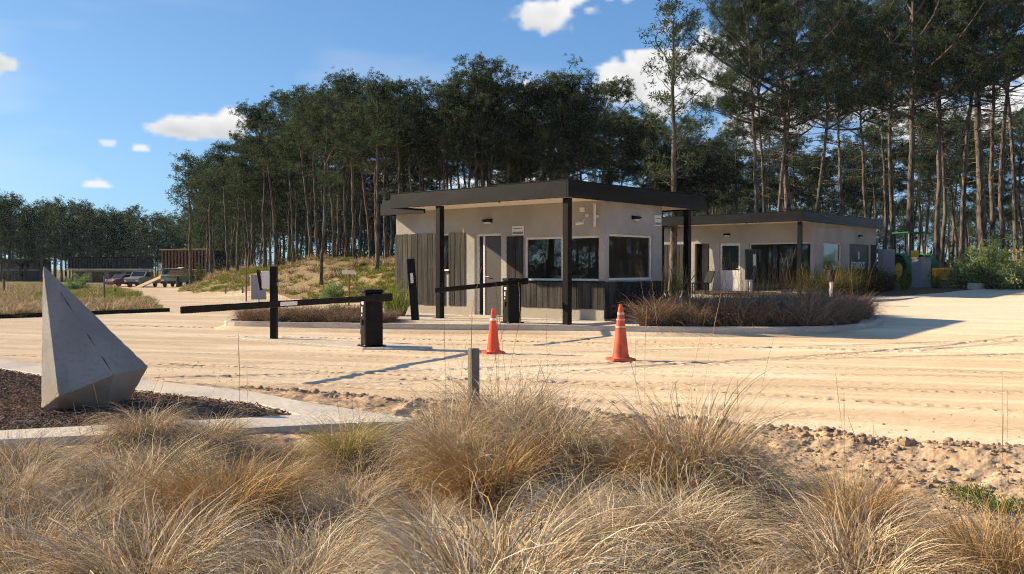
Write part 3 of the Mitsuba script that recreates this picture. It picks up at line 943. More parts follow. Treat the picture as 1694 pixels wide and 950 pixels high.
ic = thing('intercom_post', 'leaning black intercom pillar with a white badge in front of the boards', 'post')
x, y = P(687, 528, 22.2)[:2]
m = bx(-.09, .09, -.07, .07, 0, 1.46, .008)
m.apply_transform(trimesh.transformations.rotation_matrix(-.075, [0, 1, 0]))
put(ic + '__body', place(m, rotz(0, x, y, .2)), 'black_metal')
m = bx(-.035, .035, -.078, -.071, .88, 1.12, .002)
m.apply_transform(trimesh.transformations.rotation_matrix(-.075, [0, 1, 0]))
put(ic + '__badge', place(m, rotz(0, x, y, .2)), 'white_paint')

ib = thing('notice_board', 'grey two panel notice board on a thin pole beside the access post', 'notice board')
x, y = P(428, 530, 22.8)[:2]
put(ib + '__panel', place(bx(-.19, -.01, -.02, .02, .62, 1.22, .004), rotz(.5, x, y, .05)), 'grey_panel')
put(ib + '__panel', place(bx(.005, .19, -.02, .02, .62, 1.22, .004), rotz(-.2, x, y, .05)), 'grey_panel')
put(ib + '__pole', cyl(.02, [x, y, .1], [x, y, 1.2]), 'alu', 30)

wp = thing('bollard', 'short weathered grey timber post standing behind the tall dry grass', 'post')
m = bx(-.038, .038, -.038, .038, -.35, .735, .006)
scene_post = put(wp + '__post', place(m, rotz(.55, (783.5 - 847) / FPX * 7.9, 7.9, 0)), 'stake_wood')


def cone(px, d, h, label, body, bands, yaw, refl='reflector'):
    k = thing('traffic_cone', label, 'traffic cone')
    x = (px - 847) / FPX * d
    z = Gz(x, d) + .012
    M = rotz(yaw, x, d, z)
    s = h / .9
    p = Polygon([(-.2, -.2), (.2, -.2), (.2, .2), (-.2, .2)]).buffer(.0)
    p = p.buffer(-.04).buffer(.04)
    b = cat(extr(Polygon(np.array(p.exterior.coords) * s), .025 * s), extr(Polygon(np.array(p.exterior.coords) * s * .95), .012 * s, .0251 * s))
    put(k + '__base', place(b, M), body)

    def r(z):
        return (.135 - (.135 - .036) * (z / .86)) * s
    put(k + '__body', place(lathe([[0, .036 * s], [r(0) + .012 * s, .036 * s], [r(.03), .07 * s], [r(.80), .84 * s], [r(.84), .86 * s]] + [[r(.84), .86 * s], [.030 * s, .865 * s], [.030 * s, .90 * s], [.02 * s, .905 * s], [0, .905 * s]], 40), M), body, 35)
    for z0, z1 in bands:
        put(k + '__band', place(lathe([[r(z0), z0 * s + .036 * s], [r(z0) + .006, z0 * s + .036 * s], [r(z1) + .006, z1 * s + .036 * s], [r(z1), z1 * s + .036 * s]], 40), M), refl, 35)


cone(816, 15.6, .74, 'bright orange traffic cone with one pale band, the left one on the sand road', 'orange', [(.62, .67)], .3)
cone(1027, 14.35, .85, 'faded orange traffic cone with several pale bands, the right one on the sand road', 'faded_orange', [(.49, .52), (.61, .635), (.70, .74)], .25, 'worn_reflector')

# concrete pyramid marker
ap = np.array([-4.60, 9.2, 1.435])
pts = np.array([ap, [-4.245, 8.75, .215], [-3.80, 8.92, .40], [-3.74, 9.62, .405], [-4.60, 9.12, .035], [-4.62, 9.75, .12],
                [-4.42, 9.05, .0], [-4.02, 9.25, .0], [-3.98, 9.66, .0], [-4.45, 9.75, .0]])
hull = trimesh.convex.convex_hull(pts)
py = thing('concrete_sculpture', 'tilted grey concrete pyramid with sharp tip standing in the mulch bed', 'sculpture')
import manifold3d as m3
small = trimesh.convex.convex_hull(pts * .0 + pts)
# softened edges: hull of small spheres at the corners
sph = trimesh.creation.icosphere(subdivisions=1, radius=.009)
ctr = pts.mean(0)
soft = trimesh.convex.convex_hull(np.vstack([p + (ctr - p) / np.linalg.norm(ctr - p) * .012 + sph.vertices for p in pts]))
edges_ = [hull.vertices[e] for e, a_ in zip(hull.face_adjacency_edges, hull.face_adjacency_angles) if a_ > .25]
v_, f_ = trimesh.remesh.subdivide_to_size(soft.vertices, soft.faces, .035, max_iter=12)
body = trimesh.Trimesh(v_, f_)
dmin = np.full(len(body.vertices), 9.0)
for e0_, e1_ in edges_:
    t_ = np.clip(((body.vertices - e0_) @ (e1_ - e0_)) / ((e1_ - e0_) @ (e1_ - e0_)), 0, 1)
    dmin = np.minimum(dmin, np.linalg.norm(body.vertices - e0_ - t_[:, None] * (e1_ - e0_), axis=1))
chip = .009 * np.clip(meshkit.noise(body.vertices * 17, 3) - .52, 0, 1) * np.clip(1 - dmin / .05, 0, 1) * 2
inw = (ctr - body.vertices) / np.linalg.norm(ctr - body.vertices, axis=1, keepdims=True)
body.vertices = body.vertices + inw * (chip + .003 * meshkit.fbm(body.vertices * 6, 3, 4))[:, None]
put(py + '__body', body, 'cast_concrete', 25)
# grouted joints along the two front arrises: slim dark fillets sunk in the edge
for (i, j, u0, u1) in ((0, 2, .20, .48), (0, 2, .60, .74), (0, 2, .80, .98)):
    a_, b_ = pts[i] + (pts[j] - pts[i]) * u0, pts[i] + (pts[j] - pts[i]) * u1
    sh_ = (ctr - (a_ + b_) / 2) / np.linalg.norm(ctr - (a_ + b_) / 2) * .006
    put(py + '__joint', tube([a_ + sh_, (a_ + b_) / 2 + sh_ * .8, b_ + sh_], [.002, .0055, .002], 6), 'dark')

# grey electric pillar on the right
ep = thing('meter_cabinet', 'grey concrete meter pillar with a dark little window beside the road on the right', 'cabinet')
x, y = P(1524, 482, 41.5)[:2]
z = Gz(x, y) - .02
M = rotz(.62, x, y, z)
put(ep + '__body', place(bx(-.36, .36, -.25, .25, -.2, 1.27, .02), M), 'grey_panel')
put(ep + '__cap', place(bx(-.39, .39, -.28, .28, 1.272, 1.33, .015), M), 'grey_panel')
put(ep + '__window', place(bx(.361, .375, -.12, .14, .68, 1.05, .004), M), 'dark_glass')
put(ep + '__door', place(bx(-.30, .30, -.258, -.2505, .1, 1.15, .002), M), 'grey_panel')
ep = thing('utility_box', 'pale grey cabinet standing at the far right end of the office', 'cabinet')
x, y = P(1466, 450, 44.0)[:2]
put(ep + '__body', place(bx(-.33, .33, -.2, .2, .4, 2.35, .02), rotz(.3, x, y, 0)), 'plaster')
put(ep + '__door', place(bx(-.28, .28, -.208, -.2005, .6, 2.2, .002), rotz(.3, x, y, 0)), 'grey_panel')


# ---------------------------------------------------------------- tractor
def wheel(key, M, x, y, z, r, w, rim):
    k = numbered(key)
    prof = [[r * .55, -w / 2], [r * .88, -w / 2], [r, -w * .36], [r, w * .36], [r * .88, w / 2], [r * .55, w / 2], [r * .55, -w / 2]]
    t = lathe(prof, 28)
    rot = trimesh.transformations.rotation_matrix(math.pi / 2, [0, 1, 0])
    t.apply_transform(rot)
    lugs = []
    for i in range(16):
        b = bx(-w * .48, w * .48, -.03 * r / .5, .03 * r / .5, r * .97, r * 1.04)
        b.apply_transform(trimesh.transformations.rotation_matrix(i * math.pi / 8, [1, 0, 0]))
        lugs.append(b)
    t = cat(t, *(lugs if r > .5 else []))
    t.apply_translation([x, y, z])
    put(k + '__tyre', place(t, M), 'rubber', 30)
    d = lathe([[0, -w * .3], [r * .2, -w * .34], [r * .5, -w * .2], [r * .56, -w * .3], [r * .56, w * .3], [r * .5, w * .2], [r * .2, w * .34], [0, w * .3]], 24)
    d.apply_transform(rot)
    d.apply_translation([x, y, z])
    put(k + '__rim', place(d, M), rim, 30)


tr = thing('tractor', 'green tractor with yellow seat and flat green sunroof parked under the pines', 'tractor')
x, y = P(1510, 470, 46.5)[:2]
MT = rotz(.25, x, y, Gz(x, y) + .02)
for s in (-1, 1):
    wheel(tr + '__wheel', MT, s * .68, 0, .66, .66, .36, 'yellow_paint')
    wheel(tr + '__wheel', MT, s * .62, 1.75, .38, .38, .22, 'yellow_paint')
    ang = np.linspace(-.3, 2.3, 12)
    o = [(-math.cos(a) * .80, .66 + math.sin(a) * .80) for a in ang] + [(-math.cos(a) * .74, .66 + math.sin(a) * .74) for a in ang[::-1]]
    f = extr(Polygon(o), .44)
    f.vertices = np.c_[f.vertices[:, 2] + (s * .68 - .22), f.vertices[:, 0], f.vertices[:, 1]]
    f.fix_normals()
    put(tr + '__fender', place(f, MT), 'green_paint')
    for yy in (-.35, .75):
        put(tr + '__roof_post', place(cyl(.03, [s * .52, yy, 1.3], [s * .52, yy, 2.44]), MT), 'alu' if yy < 0 else 'black_metal', 30)
put(tr + '__hood', place(trimesh.convex.convex_hull(np.array([[sx * w, yy, zz] for sx in (-1, 1) for w, yy, zz in ((.33, .85, .8), (.33, .85, 1.38), (.27, 2.15, .75), (.27, 2.1, 1.22), (.2, .85, 1.45), (.16, 2.05, 1.27))])), MT), 'green_paint')
put(tr + '__chassis', place(bx(-.24, .24, -.3, 2.1, .45, .85, .03), MT), 'dark')
put(tr + '__axle', place(cat(bx(-.6, .6, -.12, .12, .55, .77, .02), bx(-.55, .55, 1.68, 1.82, .32, .46, .02)), MT), 'dark')
put(tr + '__seat', place(cat(bx(-.24, .24, -.1, .35, 1.05, 1.15, .04), bx(-.23, .23, -.2, -.1, 1.1, 1.62, .05)), MT), 'yellow_paint')
sw_ = trimesh.creation.torus(.19, .018, major_sections=24, minor_sections=8)
sw_.apply_transform(trimesh.transformations.rotation_matrix(.6, [1, 0, 0]))
sw_.apply_translation([0, .72, 1.52])
put(tr + '__steering_wheel', place(cat(sw_, cyl(.02, [0, .72, 1.52], [0, .9, 1.2])), MT), 'dark')
put(tr + '__sunroof', place(bx(-.62, .62, -.45, .85, 2.44, 2.52, .035), MT), 'green_paint')
put(tr + '__exhaust', place(cyl(.03, [.2, 1.3, 1.3], [.2, 1.3, 1.95]), MT), 'dark')
put(tr + '__lamp', place(cat(bx(-.62, -.5, -.40, -.33, 1.28, 1.38, .01), bx(.5, .62, -.40, -.33, 1.28, 1.38, .01)), MT), 'sign_red')
bk = thing('loader_bucket', 'amber steel loader bucket lying on the ground right of the meter pillar', 'bucket')
x, y = P(1562, 462, 44.5)[:2]
o = [(-.35, 0), (.25, 0), (.32, .06), (.28, .12), (.2, .05), (-.28, .05), (-.33, .42), (-.12, .5), (-.14, .56), (-.40, .47)]
f = extr(Polygon(o), 1.0)
f.vertices = np.c_[f.vertices[:, 2] - .5, f.vertices[:, 0], f.vertices[:, 1]]
f.fix_normals()
Mb = rotz(-.5, x, y, Gz(x, y) + .25)
put(bk + '__shell', place(f, Mb), 'amber_paint')
for s in (-.5, .47):
    g = extr(Polygon([(-.35, 0), (.25, 0), (.1, .25), (-.12, .5), (-.40, .47)]), .03)
    g.vertices = np.c_[g.vertices[:, 2] + s, g.vertices[:, 0], g.vertices[:, 1]]
    g.fix_normals()
    put(bk + '__side_plate', place(g, Mb), 'amber_paint')
for s in (-.4, .3):
    put(bk + '__stand', place(bx(s, s + .1, -.3, .2, -.35, 0), Mb), 'dark')


# ---------------------------------------------------------------- far vehicles and houses
def vehicle(name, label, cat_, px, d, yaw, paint, kind):
    k = thing(name, label, cat_)
    x = (px - 847) / FPX * d
    M = rotz(yaw, x, d, Gz(x, d) + .01)
    if kind == 'car':
        prof, w = [(-2.05, .3), (2.0, .3), (2.08, .62), (1.9, .82), (1.1, .95), (.55, 1.42), (-.9, 1.46), (-1.75, .98), (-2.06, .92)], 1.7
        cab = [(1.0, .96), (.52, 1.38), (-.86, 1.42), (-1.6, 1.0)]
    elif kind == 'pickup':
        prof, w = [(-2.5, .45), (2.4, .45), (2.48, .95), (2.3, 1.12), (1.2, 1.2), (.65, 1.78), (-.75, 1.8), (-.9, 1.15), (-2.5, 1.12)], 1.8
        cab = [(1.1, 1.22), (.63, 1.72), (-.68, 1.74), (-.78, 1.22)]
    else:
        prof, w = [(-2.6, .6), (2.3, .5), (2.42, 1.0), (2.3, 1.25), (1.9, 1.35), (1.45, 2.0), (.2, 2.05), (.1, 1.2), (-2.6, 1.15)], 1.9
        cab = [(1.8, 1.38), (1.42, 1.92), (.28, 1.96), (.24, 1.38)]

    def ext(pr, w):
        m = extr(Polygon(pr), w)
        m.vertices = np.c_[m.vertices[:, 2] - w / 2, m.vertices[:, 0], m.vertices[:, 1]]
        m.fix_normals()
        return m
    put(k + '__body', place(ext(prof, w), M), paint)
    put(k + '__window', place(ext(cab, w + .03), M), 'dark_glass', label='side windows')
    c = np.array(cab)
    for (a, b) in ((c[0], c[1]), (c[3], c[2])):
        n = np.array([(b - a)[1], -(b - a)[0]])
        n = n / np.linalg.norm(n) * (.05 if a[0] > 0 else -.05)
        put(k + '__windscreen', place(ext([tuple(a + n * .2), tuple(b + n * .2), tuple(b + n * 1.4), tuple(a + n * 1.4)], w * .84), M), 'dark_glass')
    L = max(p[0] for p in prof)
    for sx in (-1, 1):
        for yy in (-1.35, 1.35):
            wheel(k + '__wheel', M, sx * (w / 2 - .12), yy, .34, .34, .24, 'silver_paint')
        put(k + '__headlight', place(bx(sx * (w / 2 - .35), sx * (w / 2 - .08), L - .06, L + .02, .68, .85, .01), M), 'alu')
        put(k + '__tail_light', place(bx(sx * (w / 2 - .2), sx * (w / 2 - .04), -L - .04, -L + .3, .75, .95, .01), M), 'sign_red')
    put(k + '__bumper', place(bx(-w / 2, w / 2, L - .02, L + .07, .38, .6, .02), M), 'dark')


vehicle('parked_car', 'dark red car parked far down the sand road', 'car', 205, 112, 2.65, 'red_paint', 'car')
vehicle('pickup_truck', 'silver grey pickup parked beside the dark red car far down the road', 'pickup', 236, 108, 3.0, 'silver_paint', 'pickup')
vehicle('flatbed_truck', 'pale green truck parked by the foot of the grassy bank', 'truck', 292, 102, 3.2, 'pale_green_paint', 'truck')


def slat_house(name, label, px0, px1, d, yaw, zb, zt, slat_mat, ground_floor, lower):
    k = thing(name, label, 'house')
    x0, x1 = (px0 - 847) / FPX * d, (px1 - 847) / FPX * d
    xc, w = (x0 + x1) / 2, (x1 - x0) / math.cos(yaw)
    M = rotz(yaw, xc, d, Gz(xc, d))
    dep = 6.0
    put(k + '__wall', place(bx(-w / 2 + .1, w / 2 - .1, .1, dep, zb, zt - .05), M), 'dark')
    put(k + '__floor_slab', place(bx(-w / 2 - .1, w / 2 + .1, -.4, dep + .2, zb - .25, zb, .02), M), 'concrete')
    put(k + '__roof', place(bx(-w / 2 - .1, w / 2 + .1, -.15, dep + .2, zt, zt + .16, .02), M), 'fascia_metal' if lower != 'open' else 'plywood')
    n = int(w / .42)
    for i in range(n):
        t = -w / 2 + (i + .5) * w / n
        put(k + '__slat', place(bx(t - .11, t + .11, -.02, .06, zb + .02, zt - .02, .008), M), slat_mat)
    if lower != 'open':
        put(k + '__ground_floor', place(bx(-w / 2 + .5, w / 2 - .6, .8, dep - .2, -.3, zb - .26), M), 'cast_concrete')
        for i in range(4):
            t = -w / 2 + 1.0 + i * (w - 2.4) / 3.4
            wk = numbered(k + '__window')
            put(wk + '__frame', place(bx(t - .06, t + 1.66, .74, .798, .05, zb - .5, .01), M), 'dark')
            put(wk + '__pane', place(bx(t, t + 1.6, .70, .735, .1, zb - .55), M), 'dark_glass')
    else:
        for sx in (-w / 2 + .3, 0, w / 2 - .3):
            for sy in (.3, dep - .3):
                put(k + '__pillar', place(bx(sx - .12, sx + .12, sy - .12, sy + .12, -.5, zb - .26), M), 'stake_wood')
    return k


slat_house('slatted_house', 'dark timber house with vertical slats above a pale floor slab, far left behind the cars', 112, 232, 138, .05, 2.05, 3.65, 'board_3', True, 'closed')
slat_house('timber_pavilion', 'rust brown slatted timber pavilion raised above the parked trucks', 262, 352, 112, -.25, 2.0, 4.3, 'rust_wood', False, 'open')
gk = thing('glass_house', 'pale grey two storey house with wide windows at the far left edge', 'house')
xg = (22 - 847) / FPX * 160
Mg = rotz(.1, xg, 160, Gz(xg, 160))
put(gk + '__wall', place(bx(-6, 4.0, 0, 6, 0, 3.6), Mg), 'slate')
put(gk + '__roof', place(bx(-6.4, 4.4, -.6, 6.3, 3.62, 3.82, .02), Mg), 'grey_panel')
put(gk + '__floor_slab', place(bx(-6.3, 4.3, -.5, -.005, 1.75, 2.0, .02), Mg), 'grey_panel')
for i in range(5):
    t = -5.6 + i * 1.95
    for z0_, z1_ in ((.2, 1.5), (2.15, 3.45)):
        if z0_ < 1 and i in (1, 4):
            continue
        wk = numbered(gk + '__window')
        put(wk + '__frame', place(cat(bx(t - .05, t + 1.55, -.06, -.004, z0_ - .05, z0_, .004), bx(t - .05, t + 1.55, -.06, -.004, z1_, z1_ + .05, .004), bx(t - .05, t, -.06, -.004, z0_, z1_), bx(t + 1.5, t + 1.55, -.06, -.004, z0_, z1_)), Mg), 'grey_panel')
        put(wk + '__pane', place(bx(t, t + 1.5, -.03, -.006, z0_, z1_), Mg), 'dark_glass')
# plank ramp and stacked building boards beside the pavilion
rp = thing('plank_ramp', 'pale plywood ramp leaning up to the timber pavilion', 'ramp')
xr = (266 - 847) / FPX * 102
m = bx(-1.0, 1.0, -2.6, 2.6, -.05, .05)
m.apply_transform(trimesh.transformations.rotation_matrix(.42, [1, 0, 0]))
put(rp + '__deck', place(m, rotz(-.9, xr, 102, Gz(xr, 102) + 1.1)), 'plywood')
for s in (-.8, .8):
    put(rp + '__strut', place(bx(s - .06, s + .06, 1.5, 1.62, -1.5, .6), rotz(-.9, xr, 102, Gz(xr, 102) + 1.1)), 'stake_wood')
bs = thing('board_stack', 'stack of pale building boards on the bank right of the pale green truck', 'stack of boards')
xb = (322 - 847) / FPX * 99
for i in range(7):
    put(bs + '__board', place(bx(-2.6 + .1 * (i % 3), 2.4 - .15 * (i % 2), -.6, .6, i * .10, i * .10 + .075, .008), rotz(.1, xb, 99, Gz(xb, 99) + 1.0)), 'plywood' if i % 2 else 'rust_wood')
put(bs + '__trestle', place(cat(bx(-1.8, -1.7, -.5, .5, -1.6, -.002), bx(1.6, 1.7, -.5, .5, -1.6, -.002)), rotz(.1, xb, 99, Gz(xb, 99) + 1.0)), 'stake_wood')


def stake(name, label, px, py_top, d, r, mat, catg='stake', sign=None):
    k = thing(name, label, catg)
    x = (px - 847) / FPX * d
    g = Gz(x, d)
    zt = H - (py_top - 446) / FPX * d
    put(k + '__pole', tube([[x, d, g - .2], [x + .01, d, (g + zt) / 2], [x, d, zt]], [r, r * .95, r * .9], 8), mat, True)
    if sign:
        put(k + '__board', bx(x - sign, x + sign, d - .05, d - .02, zt - .18, zt - .03, .005), 'white_paint')


stake('timber_stake', 'tall brown stake standing on the slope left of the notice board', 407, 418, 42, .035, 'brown_stake')
stake('direction_sign', 'brown stake with a small white crossboard on the grassy bank', 577, 446, 36, .035, 'brown_stake', 'sign', .24)
stake('timber_stake', 'thin dark stake in the dry meadow right of the pyramid tip', 172, 456, 38, .04, 'stake_wood')
stake('timber_stake', 'stubby dark stake in the meadow before the dark red car', 190, 478, 58, .09, 'stake_wood')
stake('timber_stake', 'short dark stake in the green meadow near the left edge', 6, 462, 50, .07, 'stake_wood')
stake('timber_stake', 'small pale stake at the foot of the bank by the road', 373, 474, 52, .05, 'stake_wood')
stake('timber_stake', 'pale stake at the bend of the road under the bank', 401, 474, 50, .05, 'stake_wood')

# rail fence at the right edge
fk = thing('rail_fence', 'brown timber rail fence among the trunks at the right edge', 'fence')
pf0, pf1 = P(1665, 446, 50), P(1760, 446, 47)
for i in range(6):
    q = pf0 + (pf1 - pf0) * i / 5
    g = Gz(q[0], q[1])
    put(fk + '__post', bx(q[0] - .08, q[0] + .08, q[1] - .08, q[1] + .08, g - .2, g + 1.75, .01), 'brown_stake')
for zz_ in (.7, 1.15, 1.6):
    a_, b_ = pf0.copy(), pf1.copy()
    a_[2], b_[2] = Gz(*pf0[:2]) + zz_, Gz(*pf1[:2]) + zz_
    put(fk + '__rail', tube([a_ + [0, -.12, 0], b_ + [0, -.12, 0]], .06, 8), 'brown_stake', 40)


# ---------------------------------------------------------------- vegetation
def blades(n, rng, h, spread, width, base_r, cols, droop=(.5, 2.2), nseg=6, stems=0, lean=(0, 0), stiff=.15):
    """ribbon blades growing out of one clump: (vertices, faces, colours)"""
    az = rng.uniform(0, 2 * np.pi, n)
    br = base_r * np.sqrt(rng.uniform(0, 1, n))
    ba = az + rng.normal(0, .7, n)
    base = np.c_[br * np.cos(ba), br * np.sin(ba), np.zeros(n)]
    L = h * rng.uniform(.55, 1.35, n)
    th0 = np.abs(rng.normal(stiff, stiff, n)) + br / base_r * .25 * spread
    th1 = rng.uniform(*droop, n)
    w = width * rng.uniform(.6, 1.3, n)
    if stems:
        k = slice(0, stems)
        L[k] = h * rng.uniform(1.5, 2.2, stems)
        th0[k] = np.abs(rng.normal(.06, .1, stems))
        th1[k] = rng.uniform(.02, .25, stems)
        w[k] = width * 1.1
    s = np.linspace(0, 1, nseg + 1)
    th = th0[:, None] + th1[:, None] * s[None] ** 1.4
    azs = az[:, None] + rng.normal(0, .5, (n, 1)) * s[None] + rng.normal(0, .22, (n, nseg + 1)).cumsum(1)
    step = L[:, None, None] / nseg * np.stack([np.sin(th) * np.cos(azs) + lean[0] * s, np.sin(th) * np.sin(azs) + lean[1] * s, np.cos(th)], -1)
    p = base[:, None] + np.concatenate([np.zeros((n, 1, 3)), np.cumsum(step[:, :-1], 1)], 1)
    p[..., 2] = np.where(p[..., 2] < .01, .01 + .02 * rng.uniform(0, 1, p.shape[:2]), p[..., 2])
    ang = az + rng.uniform(0, 2 * np.pi, n)
    sd = np.c_[-np.sin(ang), np.cos(ang), rng.uniform(-.3, .3, n)]
    ww = w[:, None] * (1 - .8 * s[None] ** 2)
    if stems:
        ww[:stems] = width * np.where(s > .8, .75, .38)[None]
        ww[:stems, -1] = width * .4
    l, r = p - sd[:, None] * ww[..., None] / 2, p + sd[:, None] * ww[..., None] / 2
    v = np.stack([l, r], 2).reshape(-1, 3)
    i0 = (np.arange(n)[:, None] * (nseg + 1) + np.arange(nseg)[None]).ravel() * 2
    f = np.vstack([np.stack([i0, i0 + 1, i0 + 3], 1), np.stack([i0, i0 + 3, i0 + 2], 1)])
    ck = cols[rng.integers(0, len(cols), n)] * rng.uniform(.75, 1.25, (n, 1))
    if stems:
        ck[:stems] = np.array([.30, .19, .10])
    c = np.repeat(ck, 2 * (nseg + 1), 0)
    return v, f, np.clip(c, 0, .9)


def group_of(key, kids):
    scene[key] = {'type': 'shapegroup', **kids}


def inst(name, groupkey, m, label=None, cat_=None, group=None, kind=None, fixed=None):
    k = fixed or numbered(name)
    scene[k] = {'type': 'instance', 'to_world': T(m.tolist() if hasattr(m, 'tolist') else m), 'g': {'type': 'ref', 'id': groupkey}}
    if label:
        labels[k] = {'label': label}
        if cat_:
            labels[k]['category'] = cat_
        if group:
            labels[k]['group'] = group
        if kind:
            labels[k]['kind'] = kind
    return k


def pose(x, y, z, s=1.0, a=0.0, sz=None):
    m = np.eye(4)
    m[:3, :3] = trimesh.transformations.rotation_matrix(a, [0, 0, 1])[:3, :3] @ np.diag([s, s, sz or s])
    m[:3, 3] = [x, y, z]
    return m


STRAW = np.array([[.60, .49, .33], [.52, .41, .26], [.72, .63, .47], [.36, .265, .16], [.68, .60, .47], [.45, .32, .17], [.22, .16, .10]])
OCHRE = np.array([[.46, .30, .13], [.40, .25, .10], [.52, .39, .20], [.34, .22, .10], [.55, .44, .27]])
PALE = np.array([[.66, .57, .41], [.58, .49, .34], [.48, .39, .26], [.74, .66, .51], [.32, .25, .16]])
GREENISH = np.array([[.42, .37, .14], [.48, .39, .19], [.34, .33, .11], [.54, .44, .26], [.44, .33, .17]])
BROWN = np.array([[.24, .165, .115], [.30, .21, .14], [.19, .13, .095], [.36, .27, .19]])
tus = []
for k, (n, h, sp, cols, dr_, st, stiff) in enumerate([(2400, .60, 1.0, STRAW, (1.2, 2.9), 0, .35), (2400, .66, .9, STRAW, (1.0, 2.7), 3, .28), (2200, .58, 1.1, PALE, (1.4, 3.0), 0, .4), (2200, .60, .8, OCHRE, (.7, 2.4), 3, .22),
                                                      (2100, .55, 1.0, GREENISH, (1.0, 2.7), 0, .3), (2400, .70, .9, PALE, (1.1, 2.8), 2, .3)]):
    v, f, c = blades(n, np.random.default_rng(100 + k), h, sp, .0062, .17, cols, dr_, 8, st, (.10, -.05), stiff)
    group_of(f'tussock_kind_{k}', {'tussock': mikit.ply(trimesh.Trimesh(v, f, process=False), 'grass_blade', color=c)})
    tus.append(f'tussock_kind_{k}')
rng = np.random.default_rng(77)
FG = 'dry grass tussocks in the foreground'
TK = ['drooping straw coloured tussock', 'tall straw coloured tussock with seed stems', 'low pale arching tussock', 'upright ochre tussock', 'greenish straw tussock', 'tall pale tussock']


def grass_ok(x, y):
    q = (edge(x) - y) * .865
    ql = 8.30 + .302 * (x + 1.34) - y
    if x < -.9:
        return ql > .22
    lim = .45 if x < .1 else (1.5 if x < .95 else (1.35 if x < 1.35 else 2.35 + .05 * max(0, x - 1.3)))
    return q > lim and y < 8.2


spots = []
for gy in np.arange(2.3, 8.3, .66):
    for gx in np.arange(-5.2, 5.4, .70):
        x, y = gx + rng.uniform(-.22, .22), gy + rng.uniform(-.2, .2)
        if abs(x) > y * .62 + .7 or not grass_ok(x, y):
            continue
        near_kerb = sm(2.7, .6, 8.30 + .302 * (x + 1.34) - y) if x < -.9 else 0
        spots.append((x, y, rng.choice([.62, .8, 1.0, 1.2], p=[.3, .3, .25, .15]) * rng.uniform(.9, 1.1) * (1.0 if y > 3.2 else .75) * (1 - .3 * sm(.8, 2.2, x)) * (1 - .38 * near_kerb)))
special = [(.0, 7.35, 1.3, 1, 'tall dry grass tussock hiding the foot of the grey timber post'), (-.45, 7.0, 1.15, 5, 'broad straw tussock just left of the grey timber post'), (.30, 6.9, 1.2, 5, 'dark sided tussock at the edge of the bare sand right of the timber post'),
           (1.24, 6.35, 1.35, 1, 'tall shaggy tussock standing alone against the bare sandy bank'), (1.50, 6.05, .85, 5, 'pale tussock leaning on the right of the tall shaggy one'), (-1.25, 7.15, 1.0, 4, 'greenish tussock below the end of the concrete footpath'),
           (2.0, 5.4, .85, 3, 'upright ochre tussock in front of the bare bank on the right'), (2.35, 4.5, .9, 3, 'ochre tussock low on the right side of the foreground')]
for x, y, s, k, lb in special:
    inst('grass_tussock', tus[k], pose(x, y, Gz(x, y), s * .78, rng.uniform(0, 6.28), s * 1.02), lb, 'grass tussock')
for x, y, s in spots:
    k = rng.choice(6, p=[.30, .22, .16, .14, .04, .14])
    inst('dry_grass_tussock', tus[k], pose(x, y, Gz(x, y) - .02, s, rng.uniform(0, 6.28), s * rng.uniform(.8, 1.05)), f"{TK[k]} at the {'left' if x < -.14 * y else 'right' if x > .14 * y else 'middle'} of the foreground, {'bottom edge' if y < 3.6 else 'half way back' if y < 5.6 else 'back rows'}", 'grass tussock', FG)
# litter of fallen stalks between them
n = 9000
x, y = rng.uniform(-5.5, 5.5, n), rng.uniform(1.6, 8.4, n)
ok = np.array([grass_ok(a_, b_) or ((edge(a_) - b_) * .865 > .8 and rng.random() < .12 and a_ > -.8) for a_, b_ in zip(x, y)])
x, y = x[ok], y[ok]
n = len(x)
az, Ls = rng.uniform(0, 6.28, n), rng.uniform(.10, .42, n)
s = np.linspace(-.5, .5, 4)
azs = az[:, None] + rng.normal(0, .5, (n, 1)) * s
zb = G(x, y)
pp = np.stack([x[:, None] + np.cos(azs) * s * Ls[:, None], y[:, None] + np.sin(azs) * s * Ls[:, None], zb[:, None] + .02 + rng.uniform(0, .06, (n, 1)) + rng.normal(0, .012, (n, 4))], -1)
sd_ = np.stack([-np.sin(azs), np.cos(azs), 0 * azs], -1) * .0022
vv = np.stack([pp - sd_, pp + sd_], 2).reshape(-1, 3)
i0 = (np.arange(n)[:, None] * 4 + np.arange(3)[None]).ravel() * 2
ff = np.vstack([np.stack([i0, i0 + 1, i0 + 3], 1), np.stack([i0, i0 + 3, i0 + 2], 1)])
structure('grass_litter', trimesh.Trimesh(vv, ff, process=False), 'vertex_leaf', color=np.repeat(STRAW[rng.integers(0, 7, n)] * rng.uniform(.6, 1.1, (n, 1)), 8, 0), kind='stuff', label='fallen dry stalks lying between the tussocks')

# brown tussocks in the kerbed bed
bts = []
for k in range(4):
    v, f, c = blades(620, np.random.default_rng(200 + k), .62, 1.0, .011, .22, BROWN, (.7, 2.2), 5, 5, (0, 0), .3)
    group_of(f'bed_tussock_kind_{k}', {'tussock': mikit.ply(trimesh.Trimesh(v, f, process=False), 'grass_blade', color=c)})
    bts.append(f'bed_tussock_kind_{k}')
bedpoly = kp.buffer(-.45)
from shapely import contains_xy
for gx in np.arange(2.4, 9.2, .52):
    for gy in np.arange(19.8, 25.2, .62):
        x, y = gx + rng.uniform(-.2, .2), gy + rng.uniform(-.2, .2)
        loc = np.linalg.inv(M1) @ [x, y, 0, 1]
        if not contains_xy(bedpoly, x, y) or (loc[0] > -.95 and loc[1] < 1.9) or (loc[0] > -.3):
            continue
        s = rng.uniform(.95, 1.3)
        inst('bed_tussock', bts[rng.integers(4)], pose(x, y, .15, s, rng.uniform(0, 6.28)), 'brown grass tussock in the kerbed bed right of the guardhouse', 'grass tussock', 'brown tussocks in the bed right of the guardhouse')
